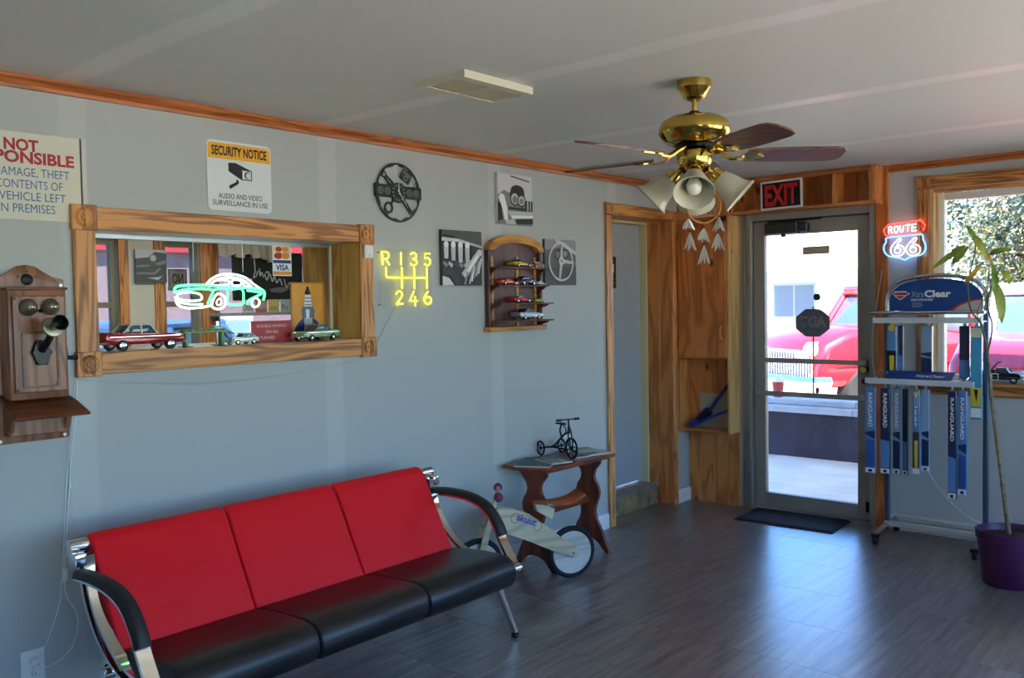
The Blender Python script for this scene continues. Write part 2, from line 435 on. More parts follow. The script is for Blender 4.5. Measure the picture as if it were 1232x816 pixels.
# right wall (out of view) with storefront windows, and the wall behind the camera
mb = MB(); wr_h = [(-7.6, -5.5, 0.55, 2.2), (-5.2, -3.1, 0.55, 2.2), (-2.8, -0.7, 0.55, 2.2)]
wall_y(mb, RX, RX + 0.15, RY, 0.0, wr_h, H)
tag(mb.build('wall_right', PLAINW, smooth=0), 'wall with wide storefront windows facing the street', None, None, 'structure')
tag(MB().box(-0.3, RX + 0.15, RY - 0.15, RY, 0, H).build('wall_front', PLAINW, smooth=0), 'plain wall behind the viewer', None, None, 'structure')
for i, (a, b, z0, z1) in enumerate(wr_h):
    r = struct('window_%d' % (i + 5), 'wide storefront window in the side wall')
    mb = MB()
    for (p, q, c, d) in ((a, b, z0, z0 + .05), (a, b, z1 - .05, z1), (a, a + .05, z0 + .05, z1 - .05), (b - .05, b, z0 + .05, z1 - .05), ((a + b) / 2 - .025, (a + b) / 2 + .025, z0 + .05, z1 - .05)):
        mb.box(RX + 0.03, RX + 0.1, p, q, c, d)
    mb.build('window_frame', ALU, r, smooth=0)
    MB().box(RX + 0.06, RX + 0.066, a + .05, b - .05, z0 + .05, z1 - .05).build('pane', CLEAR, r, smooth=0)
    pl = bpy.data.lights.new('window_daylight_portal', 'AREA'); pl.shape = 'RECTANGLE'; pl.size = b - a; pl.size_y = z1 - z0; pl.cycles.is_portal = True
    po = bpy.data.objects.new('window_daylight_portal', pl); COL.objects.link(po); po.location = (RX + 0.02, (a + b) / 2, (z0 + z1) / 2)
    po.rotation_euler = Matrix(((0, 0, 1), (1, 0, 0), (0, 1, 0))).to_euler()
for (cx, cz, sx, sz) in ((0.925, 1.05, 0.95, 2.1), (3.17, 1.56, 2.86, 1.27)):
    pl = bpy.data.lights.new('window_daylight_portal', 'AREA'); pl.shape = 'RECTANGLE'; pl.size = sx; pl.size_y = sz; pl.cycles.is_portal = True
    po = bpy.data.objects.new('window_daylight_portal', pl); COL.objects.link(po); po.location = (cx, 0.16, cz); po.rotation_euler = (-PI / 2, 0, 0)

# crown mouldings
def crown_prof(s): return [(0, 0), (0.016 * s, 0), (0.020 * s, 0.012), (0.012 * s, 0.030), (0.018 * s, 0.036), (0.018 * s, 0.05), (0, 0.05)]
mb = MB(); mb.prism([(a, H - 0.05 + b) for a, b in crown_prof(1)], RY, 0.0, 'xz')
tag(mb.build('trim_1', CROWNY), 'reddish oak crown moulding along the left wall', None, None, 'structure')
mb = MB(); mb.prism([(-a, H - 0.044 + b * .88) for a, b in crown_prof(1)], 1.485, RX, 'yz')
tag(mb.build('trim_2', CROWN), 'reddish oak crown moulding above the front window', None, None, 'structure')
# baseboards
mb = MB()
for a, b in ((RY, -1.105), (-0.195, 0.0)):
    mb.prism([(0, 0), (0.014, 0), (0.014, 0.085), (0.008, 0.1), (0, 0.1)], a, b, 'xz')
tag(mb.build('baseboard_left', TRIMW), 'white painted baseboard along the left wall', None, None, 'structure')
mb = MB(); mb.prism([(0, 0), (-0.014, 0), (-0.014, 0.085), (-0.008, 0.1), (0, 0.1)], 1.485, RX, 'yz')
tag(mb.build('baseboard_back', TRIMW), 'pale baseboard under the front window', None, None, 'structure')

# ---- rosette-cornered casing (local x along wall, -y into the room)
def rosette(parent, cx, cz, s=0.048, m=OAKZ, th=0.026):
    b = MB().box(cx - s, cx + s, -th, 0, cz - s, cz + s, 0.003).build('rosette_block', m, parent)
    q = MB(); q.lathe([(0.0, 0.004), (0.010, 0.0035), (0.013, 0.0), (0.019, 0.0005), (0.022, 0.004), (0.026, 0.0045), (0.030, 0.001), (0.034, 0.0035), (0.037, 0.0)], 28, (cx, -th, cz), Matrix.Rotation(PI / 2, 3, 'X').to_quaternion())
    q.build('rosette_turning', m, b)
def board(name, parent, x0, x1, z0, z1, th, m, y=0.0, bev=0.003):
    return MB().box(x0, x1, y - th, y, z0, z1, bev).build(name, m, parent)

# ---- service window in the left wall
sw = struct('window_1', 'oak framed service window into the office', (0, -3.855, 1.605), LW)
X0, X1, Z0, Z1 = -0.725, 0.735, -0.325, 0.322       # casing outer, local
c = 0.092
board('casing', sw, X0 + c, X1 - c, Z1 - c + .004, Z1 - .004, 0.019, OAKX)
board('casing', sw, X0 + c, X1 - c, Z0 + .004, Z0 + c - .004, 0.019, OAKX)
board('casing', sw, X0 + .004, X0 + c - .004, Z0 + c, Z1 - c, 0.019, OAKZ)
board('casing', sw, X1 - c + .004, X1 - .004, Z0 + c, Z1 - c, 0.019, OAKZ)
for px in (X0 + c / 2, X1 - c / 2):
    for pz in (Z0 + c / 2, Z1 - c / 2): rosette(sw, px, pz)
# lining of the deep opening: sill, head and side boards, 0.46 deep
xi0, xi1, zi0, zi1 = X0 + c - .006, X1 - c + .006, Z0 + c - .006, Z1 - c + .006
D = 0.455
MB().box(xi0, xi1, -0.003, D, zi0 - 0.018, zi0).build('sill', mat('white_laminate', (214, 216, 218), 0.3), sw, smooth=0)
MB().box(xi0, xi1, -0.003, D, zi1, zi1 + 0.018).build('head_lining', mat('pale_lining', (206, 204, 194), 0.35), sw, smooth=0)
PINEG = wood('golden_pine', (216, 166, 80), (168, 116, 44), 'z', 0.9, knots=True, bands=5)
for k, (a, b) in enumerate(((0.0, 0.075), (0.077, 0.212), (0.226, 0.335), (0.337, D))):
    MB().box(xi1, xi1 + 0.016, a, b, zi0, zi1, 0.002).build('reveal_plank', PINEG, sw, smooth=0)
    MB().box(xi0 - 0.016, xi0, a, b, zi0, zi1, 0.002).build('reveal_plank', PINEG, sw, smooth=0)
for (a, b, z0, z1) in ((xi0, xi0 + .012, zi0, zi1), (xi1 - .012, xi1, zi0, zi1)):
    MB().box(a, b, 0.211, 0.224, z0, z1).build('glass_channel', mat('pale_channel', (210, 208, 190), 0.35), sw, smooth=0)
MB().box(xi0 + .012, xi1 - .012, 0.205, 0.230, zi1 - .016, zi1).build('glass_channel', STEEL, sw, smooth=0)
MB().box(xi0 + .01, xi1 - .01, 0.216, 0.221, zi0, zi1 - .016).build('pane', HATCH, sw, smooth=0)

# ---- restroom doorway: oak casing, pine reveal, worn step, grey door
d2 = struct('door_2', 'grey restroom door behind an oak cased opening with a worn step', (0, -0.64, 0), LW)
board('casing', d2, -0.462, -0.392, 0, 2.11, 0.019, OAKZ)
board('casing', d2, 0.388, 0.442, 0, 2.11, 0.019, PINEZ)
board('casing', d2, -0.392, 0.388, 2.118, 2.19, 0.019, OAKX)
rosette(d2, -0.427, 2.152, 0.038); MB().box(0.388, 0.442, -0.024, 0, 2.112, 2.19, 0.003).build('corner_block', PINEZ, d2)
PINED = wood('pine_reveal', (206, 128, 64), (156, 88, 40), 'z', 0.9, knots=True, bands=5)
for a, b in ((-0.002, 0.098), (0.1, 0.205)):
    MB().box(0.388, 0.404, a, b, 0, 2.12, 0.0015).build('reveal_plank', PINED, d2, smooth=0)
MB().box(-0.402, -0.388, -0.002, 0.205, 0, 2.12).build('jamb', PINED, d2, smooth=0)
MB().box(-0.392, 0.388, -0.002, 0.205, 2.116, 2.13).build('head_jamb', PINED, d2, smooth=0)
CREAM = mat('cream_paint', (206, 194, 150), 0.5, bump=0.05)
MB().box(0.375, 0.404, 0.2055, 0.30, 0.14, 2.13).build('jamb', CREAM, d2, smooth=0)
MB().box(-0.402, -0.375, 0.2055, 0.30, 0.14, 2.13).build('jamb', CREAM, d2, smooth=0)
MB().box(-0.375, 0.375, 0.2055, 0.30, 2.10, 2.13).build('head_jamb', CREAM, d2, smooth=0)
MB().box(-0.374, 0.374, 0.262, 0.298, 0.165, 2.099, 0.002).build('leaf', mat('grey_door_paint', (164, 170, 178), 0.42, bump=0.05), d2, smooth=0)
MB().box(-0.388, 0.404, 0.12, 0.30, 0.125, 0.15, 0.002).build('threshold', mat('grey_threshold', (128, 122, 116), 0.6, vary=0.25, vscale=14), d2, smooth=0)
MB().box(-0.388, 0.388, 0.13, 0.30, 0.0, 0.125).build('riser', mat('worn_riser', (138, 116, 84), 0.7, vary=0.45, vscale=11, bump=0.3, bscale=40), d2, smooth=0)
# room behind the left wall is closed off above / beside the door by this stub
rs = thing('restroom_sign', 'black restroom sign with a white standing figure on grey door', 'sign', (-0.2615, -0.683, 1.735), LW)
MB().box(-0.045, 0.095, -0.004, 0, -0.11, 0.12, 0.002).build('plate', BLACK, rs)
MB().lathe([(0, .0), (0.014, 0), (0.014, .001), (0, .001)], 16, (0.04, -0.004, 0.085), Matrix.Rotation(PI / 2, 3, 'X').to_quaternion()).build('pictogram_head', WHITEI, rs)
MB().prism([(0.016, 0.066), (0.064, 0.066), (0.064, 0.005), (0.055, 0.005), (0.055, 0.045), (0.053, 0.045), (0.053, -0.05), (0.041, -0.05), (0.041, 0.0), (0.039, 0.0), (0.039, -0.05), (0.027, -0.05), (0.027, 0.045), (0.025, 0.045), (0.025, 0.005), (0.016, 0.005)], -0.005, -0.004).build('pictogram_body', WHITEI, rs)
MB().box(0.0, 0.08, -0.0045, -0.004, -0.075, -0.068).build('tactile_line', GREYI, rs, smooth=0)

# ---- pine clad strip of the back wall left of the entry door
x = 0.004
for wd in (0.105, 0.1, 0.12, 0.098):
    MB().box(x, x + wd - 0.002, -0.012, 0.0, 0.0, 2.375, 0.0025).build('plank', PINEZ, wb, smooth=0); x += wd
x = 0.432
for wd in [0.121] * 8:
    MB().box(x, x + wd - 0.002, -0.012, 0.0, 2.14, 2.375, 0.0025).build('plank', PINEZ, wb, smooth=0); x += wd
tag(MB().box(1.405, 1.483, -0.022, 0.0, 0, H, 0.002).build('trim_3', wood('post_oak', (206, 120, 58), (152, 78, 30), 'z', 1.0, bands=9)), 'tall reddish oak post board between entry door and window', None, None, 'structure')

# ---- aluminium entry door
d1 = struct('door_1', 'aluminium framed glass entry door with two push bars', (0.925, 0, 0))
for (a, b, z0, z1) in ((-0.475, -0.405, 0, 2.14), (0.435, 0.477, 0, 2.14), (-0.405, 0.435, 2.085, 2.14)):
    MB().box(a, b, -0.012, 0.15, z0, z1, 0.002).build('frame_member', ALU, d1, smooth=0)
MB().box(-0.455, -0.445, -0.022, -0.010, 0, 2.13).build('frame_bead', STEEL, d1, smooth=0)
MB().box(-0.425, -0.418, -0.020, -0.010, 0, 2.13).build('frame_bead', STEEL, d1, smooth=0)
MB().box(-0.405, 0.435, 0.0, 0.15, 0.0, 0.018).build('door_sill', ALU, d1, smooth=0)
ly0, ly1 = 0.025, 0.07
for nm, (a, b, z0, z1) in (('stile', (-0.40, -0.315, 0.022, 2.08)), ('stile', (0.345, 0.43, 0.022, 2.08)), ('top_rail', (-0.315, 0.345, 1.98, 2.08)), ('bottom_rail', (-0.315, 0.345, 0.022, 0.125))):
    MB().box(a, b, ly0, ly1, z0, z1, 0.002).build(nm, ALU, d1, smooth=0)
MB().box(-0.315, 0.345, 0.045, 0.051, 0.125, 1.98).build('pane', TINT, d1, smooth=0)
for z in (1.09, 0.853):
    pb = MB().box(-0.375, 0.405, -0.022, -0.008, z - 0.017, z + 0.017, 0.003).build('push_bar', ALU, d1, smooth=0)
    for px in (-0.36, 0.39):
        MB().box(px - 0.025, px + 0.025, -0.008, ly0, z - 0.02, z + 0.02, 0.003).build('bracket', ALU, pb, smooth=0)
MB().cyl((0.397, 0.03, 1.045), (0.397, -0.018, 1.045), 0.026, 0.022, 20).build('deadbolt_knob', BRASS, d1)
MB().cyl((0.397, 0.03, 0.965), (0.397, 0.005, 0.965), 0.024, 0.02, 20).build('lock_cylinder', BLACKM, d1)
MB().box(0.40, 0.425, 0.018, 0.026, 0.08, 0.15, 0.002).build('flush_bolt', BLACKM, d1, smooth=0)
for (a, b, z0, z1) in ((-0.405, 0.435, 2.055, 2.10), (-0.408, -0.385, 0.02, 2.055), (0.41, 0.437, 0.02, 2.055)):
    MB().box(a, b, 0.0705, 0.095, z0, z1).build('light_stop', ALU, d1, smooth=0)  # strips added to block daylight leaking past the leaf
cl = MB().box(-0.29, -0.05, -0.035, 0.026, 1.985, 2.062, 0.006).build('closer', mat('closer_dark', (58, 54, 50), 0.45, 0.5), d1, smooth=0)
MB().box(-0.05, 0.02, -0.03, 0.026, 1.99, 2.055, 0.01).build('closer_cap', mat('closer_blue', (40, 48, 66), 0.4, 0.4), cl, smooth=0)
MB().cyl((-0.16, -0.005, 1.985), (-0.16, -0.005, 1.962), 0.017, seg=14).build('closer_pivot', BLACKM, cl)
MB().box(-0.27, 0.12, -0.028, -0.016, 2.068, 2.080).build('closer_arm', BLACKM, cl, smooth=0)
st = tag(MB().box(0.885, 1.075, 0.041, 0.0449, 1.832, 1.888).build('door_label', mat('brown_label', (176, 160, 140), 0.6), smooth=0), 'small brown strip label stuck high on the door glass', 'label')
cpv = tag(MB().lathe([(0, 0.012), (0.012, 0.011), (0.024, 0.003), (0.026, 0), (0, 0)], 20, (0.985, 0.0449, 1.535), Matrix.Rotation(PI / 2, 3, 'X').to_quaternion()).build('suction_cup', mat('dark_rubber_cup', (46, 44, 48), 0.4)), 'dark round suction cup on the entry door glass', 'suction cup')

# ---- front window, right of the door
w2 = struct('window_2', 'front window with oak casing and rosette corner', (1.74, 0, 0))
board('casing', w2, -0.078, -0.002, 0.985, 2.205, 0.02, OAKZ)
board('casing', w2, 0.0, 2.9, 2.205, 2.282, 0.02, OAKX)
board('casing', w2, -0.078, 2.9, 0.905, 0.965, 0.02, OAKX)
rosette(w2, -0.04, 2.245, 0.04)
MB().box(-0.085, 2.9, -0.045, 0.10, 0.965, 0.987, 0.004).build('sill', OAKX, w2)
MB().box(0.0, 0.018, 0.0, 0.09, 0.987, 2.20).build('jamb', PINEL, w2, smooth=0)
MB().box(0.018, 2.86, 0.0, 0.09, 2.182, 2.20).build('head_jamb', PINEX, w2, smooth=0)
VINYL = mat('vinyl_frame', (232, 230, 222), 0.4)
for (a, b, z0, z1) in ((0.018, 0.060, 0.99, 2.18), (0.060, 2.86, 2.135, 2.18), (0.060, 2.86, 0.99, 1.03), (1.40, 1.46, 1.03, 2.135)):
    MB().box(a, b, 0.075, 0.14, z0, z1, 0.004).build('window_frame', VINYL, w2, smooth=0)
MB().box(0.060, 2.86, 0.105, 0.111, 1.03, 2.135).build('pane', TINT, w2, smooth=0)
# ------------------------------------------------------------------ office seen through the service window
OX = -2.7
OW = mat('office_wall_paint', (196, 194, 184), 0.6)
mb = MB(); oh = [(-4.3, -3.12, 0.95, 2.02), (-2.79, -2.50, 0.95, 2.02), (-2.36, -1.35, 0.95, 2.08)]
wall_y(mb, OX - 0.12, OX, -5.6, -1.15, oh, 2.45)
tag(mb.build('wall_office_far', OW, smooth=0), 'far office wall with windows to the yard', None, None, 'structure')
mb = MB(); mb.box(OX, -0.12, -5.72, -5.6, 0, 2.45); mb.box(OX, -0.12, -1.15, -1.05, 0, 2.45)
tag(mb.build('wall_office_side', OW, smooth=0), 'side walls of the office', None, None, 'structure')
tag(MB().box(OX, -0.12, -5.6, -1.15, -0.06, 0).build('floor_office', mat('office_floor', (120, 112, 104), 0.6), smooth=0), 'office floor', None, None, 'structure')
tag(MB().box(OX, -0.12, -5.6, -1.15, 2.3, 2.45).build('ceiling_office', OW, smooth=0), 'office ceiling', None, None, 'structure')
BRONZE = mat('olive_window_frame', (118, 112, 88), 0.45)
for i, (a, b, z0, z1) in enumerate(oh):
    r = struct('window_%d' % (i + 8), 'office window to the yard, number %d along the wall' % (i + 1))
    fw = 0.035
    for (p, q, c0, d0) in ((a, a + fw, z0, z1), (b - fw, b, z0, z1), (a + fw, b - fw, z0, z0 + fw), (a + fw, b - fw, z1 - fw, z1), (a + fw, b - fw, 1.545, 1.585)):
        if i == 2 and c0 == 1.545: continue
        MB().box(OX - 0.09, OX - 0.03, p, q, c0, d0).build('window_frame', BRONZE, r, smooth=0)
    MB().box(OX - 0.065, OX - 0.060, a + fw, b - fw, z0 + fw, z1 - fw).build('pane', OFFG, r, smooth=0)
    for (p, q) in ((a - 0.07, a), (b, b + 0.07)):
        MB().box(OX, OX + 0.018, p, q, z0 - 0.05, z1 + 0.06, 0.002).build('casing', OAKZ, r, smooth=0)
    pl = bpy.data.lights.new('window_daylight_portal', 'AREA'); pl.shape = 'RECTANGLE'; pl.size = b - a; pl.size_y = z1 - z0; pl.cycles.is_portal = True
    po = bpy.data.objects.new('window_daylight_portal', pl); COL.objects.link(po); po.location = (OX - 0.1, (a + b) / 2, (z0 + z1) / 2)
    po.rotation_euler = Matrix(((0, 0, -1), (-1, 0, 0), (0, 1, 0))).to_euler()
pr = thing('photo_print', 'dark square photo print of a chrome headlight between the office windows', 'picture', (OX + 0.02, -2.895, 1.84), LW)
MB().box(-0.115, 0.115, -0.015, 0, -0.12, 0.115).build('canvas', DGREYI, pr, smooth=0)
flat('printed_image', [([(-0.115, 0.115), (-0.115, 0.05), (-0.02, 0.06), (0.03, 0.1), (0.115, 0.09), (0.115, 0.115)], LGREYI), (circ(0.015, 0.055, 0.028, 18), GREYI), (circ(0.015, 0.055, 0.02, 18), LGREYI),
      ([(-0.11, 0.0), (-0.01, 0.01), (-0.01, -0.004), (-0.11, -0.012)], GREYI), ([(0.03, 0.02), (0.11, 0.045), (0.11, 0.02), (0.05, 0.0)], GREYI),
      ([(-0.11, -0.05), (0.02, -0.045), (0.06, -0.01), (0.07, -0.02), (0.03, -0.06), (-0.11, -0.06)], GREYI), ([(-0.03, -0.085), (0.05, -0.1), (0.08, -0.07), (0.05, -0.08)], LGREYI)], pr, y=-0.015)
ns = thing('notice_sign', 'small grey sign seen from behind with reversed NO in office window', 'sign', (OX - 0.055, -2.65, 1.75), LW)
MB().box(-0.075, 0.075, -0.004, 0, -0.085, 0.075).build('plate', mat('grey_card', (118, 116, 112), 0.6), ns, smooth=0)
MB().ring(rrect(-0.07, 0.07, -0.08, 0.07, 0.005, 2), rrect(-0.064, 0.064, -0.074, 0.064, 0.005, 2), -0.0045, -0.004).build('border', BLACKI, ns, smooth=0)
text('NO', BLACKI, ns, 0.045, -0.03, 0.07, width=0.09, y=-0.0046, bold=0.03, mirror=True)
cb = thing('chalkboard', 'dark chalkboard with reversed white handwriting in the office window', 'chalkboard', (OX + 0.06, -1.95, 1.775), LW)
MB().box(-0.32, 0.32, -0.015, 0, -0.19, 0.19, 0.003).build('board', mat('slate', (38, 44, 44), 0.6, vary=0.2), cb, smooth=0)
CHALK = mat('chalk', (196, 200, 200), 0.9)
for pts_ in ([(-0.13, 0.13), (-0.125, 0.04), (-0.14, -0.01), (-0.115, 0.0), (-0.10, 0.04)], [(-0.085, 0.06), (-0.08, 0.0), (-0.065, 0.03), (-0.05, -0.01)], [(-0.04, 0.02), (-0.02, -0.03), (0.0, 0.03), (-0.03, 0.03)], [(0.01, 0.02), (0.03, -0.04), (0.05, 0.0), (0.07, -0.05), (0.10, -0.02), (0.12, -0.07)], [(0.14, -0.02), (0.16, -0.09), (0.19, -0.05), (0.22, -0.10), (0.25, -0.06)], [(-0.20, -0.01), (-0.19, -0.08), (-0.16, -0.02), (-0.15, -0.09)]):
    MB().tube(smooth_path([(a_, -0.0165, b_) for a_, b_ in pts_], 4), 0.0055, 5).build('chalk_stroke', CHALK, cb)
mb = MB(); mb.prism([(0.0, -0.1), (0.1, -0.085), (0.22, -0.09), (0.25, -0.075), (0.12, -0.13), (0.02, -0.125)], -0.0165, -0.015)
mb.build('chalk_smear', mat('chalk_smear', (120, 126, 128), 0.9), cb, smooth=0)
vl = thing('curtain_valance', 'gathered pale cloth valance hanging over the office window', 'curtain', (OX + 0.07, -2.12, 2.0), LW)
mb = MB()
nq = 40
top = []; bot = []
for i in range(nq + 1):
    x = -0.29 + 0.50 * i / nq
    d = 0.03 * math.sin(i * 1.1) + 0.01 * math.sin(i * 2.7)
    top.append((x, -0.03 + 0.01 * math.sin(i * 1.1), 0.07)); bot.append((x, -0.05 + d, -0.055 - 0.035 * abs(math.sin(i * 0.31)) - (0.03 if i > 30 else 0)))
T1 = [mb._v(p) for p in top]; B1 = [mb._v(p) for p in bot]; T2 = [mb._v((p[0], p[1] + .006, p[2])) for p in top]; B2 = [mb._v((p[0], p[1] + .006, p[2])) for p in bot]
for i in range(nq):
    mb._f([T1[i], T1[i + 1], B1[i + 1], B1[i]]); mb._f([T2[i], B2[i], B2[i + 1], T2[i + 1]]); mb._f([B1[i], B1[i + 1], B2[i + 1], B2[i]]); mb._f([T1[i], T2[i], T2[i + 1], T1[i + 1]])
mb.build('cloth', mat('linen', (196, 190, 176), 0.9), vl, smooth=60)
MB().cyl((-0.31, 0.0, 0.075), (0.24, 0.0, 0.075), 0.012).build('curtain_rod', STEEL, vl)
# leaflets standing along the office window ledge
lg = tag(MB().box(OX + 0.001, OX + 0.2, -2.45, -1.3, 1.47, 1.492).build('ledge_shelf', mat('ledge_grey', (150, 156, 160), 0.5), smooth=0), 'thin grey ledge shelf under the chalkboard in the office', 'shelf')
lc = [(226, 226, 226), (206, 116, 100), (220, 214, 130), (186, 206, 212), (226, 222, 214), (212, 126, 104), (190, 214, 186)]
ln = ['white leaflet with blue lettering', 'coral leaflet beside the white leaflet', 'yellow leaflet in the middle of the ledge', 'pale blue leaflet on the office ledge', 'cream leaflet near the ledge end', 'orange leaflet near the ledge end', 'pale green leaflet at the ledge end']
for i in range(7):
    r = thing('leaflet', ln[i] + ', under the chalkboard', 'leaflet', (OX + 0.1, -2.16 + i * 0.115, 1.492), LW, 'leaflets on the office ledge')
    MB().box(-0.052, 0.052, -0.003, 0, 0, 0.10).build('card', mat('leaflet_%d' % i, lc[i], 0.7), r, smooth=0)
    if i == 0: text('Oust', BLUEI, r, -0.045, 0.015, 0.05, width=0.085, y=-0.0035)
    elif i == 2: text('ion', BLUEI, r, -0.04, 0.015, 0.045, width=0.07, y=-0.0035)
    elif i == 3: text('Re', BLUEI, r, -0.04, 0.015, 0.045, width=0.06, y=-0.0035)
    else: flat('printed_block', [([(-0.04, 0.03), (0.04, 0.03), (0.04, 0.08), (-0.04, 0.08)], LGREYI)], r, y=-0.003)

# ------------------------------------------------------------------ outdoors
CONC = mat('concrete', (224, 214, 194), 0.85, vary=0.12, vscale=3, bump=0.2, bscale=60)
ASPH = mat('pale_asphalt', (140, 138, 132), 0.9, vary=0.12, vscale=2, bump=0.2, bscale=40)
tag(MB().box(-60, 70, -40, 90, -0.2, -0.12).build('ground', ASPH, smooth=0), 'pale asphalt parking lot and street', None, None, 'structure')
sidewalk = tag(MB().box(-4, 5.14, 0.15, 2.36, -0.12, -0.03).build('sidewalk', CONC, smooth=0), 'concrete sidewalk outside the entry door', None, None, 'structure')
for k, (a, b) in enumerate(((0.16, 1.0), (1.006, 1.66), (1.666, 2.33))):
    for j in range(5):
        MB().box(-4 + j * 1.828, -4 + j * 1.828 + 1.822, a, b, -0.03, -0.02, 0.003).build('slab', CONC, sidewalk, smooth=0)
fc = tag(MB().box(5.15, 10, -12, 8, -0.12, -0.05).build('bounce_slab', CONC, smooth=0), 'unseen pale concrete slab added to bounce sunlight through the side windows', None, None, 'structure')  # pale ground added out of view, bounces warm sunlight up to the ceiling
rf = tag(MB().box(-0.4, RX + 1.2, RY - 0.6, 2.5, 2.52, 2.70).build('shade_overhang', mat('shade_roof_tan', (190, 180, 160), 0.7), smooth=0), 'unseen flat roof, its deep overhang added to shade the entry walk', None, None, 'structure')  # overhang added out of view to keep sidewalk and planter wall shaded
pw = thing('planter_wall', 'low stained wall with a pale concrete cap outside the entry door', 'wall', (-1.0, 2.5, -0.12))
MB().box(-2.6, 2.4, -0.15, 0.25, 0, 0.53).build('wall_body', mat('stained_blue_wall', (52, 46, 58), 0.8, vary=0.55, vscale=2.2, bump=0.3, bscale=30), pw, smooth=0)
for k in range(5):
    MB().box(-2.62 + k * 1.006, -2.62 + k * 1.006 + 1.0, -0.18, 0.28, 0.53, 0.595, 0.006).build('cap_stone', mat('cap_concrete', (172, 176, 180), 0.8, vary=0.1), pw, smooth=0)
    MB().box(-2.62 + k * 1.006, -2.62 + k * 1.006 + 1.0, -0.10, 0.26, 0.597, 0.655, 0.006).build('cap_stone', mat('cap_concrete', (172, 176, 180), 0.8), pw, smooth=0)
cup = thing('drink_cup', 'red paper cup with white domed lid on the wall cap', 'cup', (-0.42, 2.52, 0.535))
MB().lathe([(0, 0), (0.042, 0), (0.058, 0.16), (0, 0.16)], 20).build('cup_body', mat('red_paper', (176, 56, 44), 0.6), cup)
MB().lathe([(0.06, 0.155), (0.06, 0.168), (0.052, 0.2), (0.02, 0.222), (0, 0.222)], 20).build('dome_lid', mat('lid_white', (228, 226, 222), 0.4), cup)
sgn = thing('door_sign', 'dark octagonal security sign on a thin strip outside the door glass', 'sign', (0.948, 0.058, 0.0))
MB().prism([(0.132 * math.cos(PI / 8 + k * PI / 4), 1.355 + 0.105 * math.sin(PI / 8 + k * PI / 4)) for k in range(8)], -0.003, 0.004).build('octagon_plate', mat('octagon_grey', (168, 156, 174), 0.5), sgn, smooth=0)
MB().cyl((0, 0.011, 0.84), (0, 0.011, 1.47), 0.006, seg=8).build('hanging_strip', BLACKM, sgn)
text('ADT', mat('pale_sign_ink', (214, 206, 216), 0.6), sgn, 0.095, 1.33, 0.07, width=0.18, y=-0.0036, bold=0.03, mirror=True)

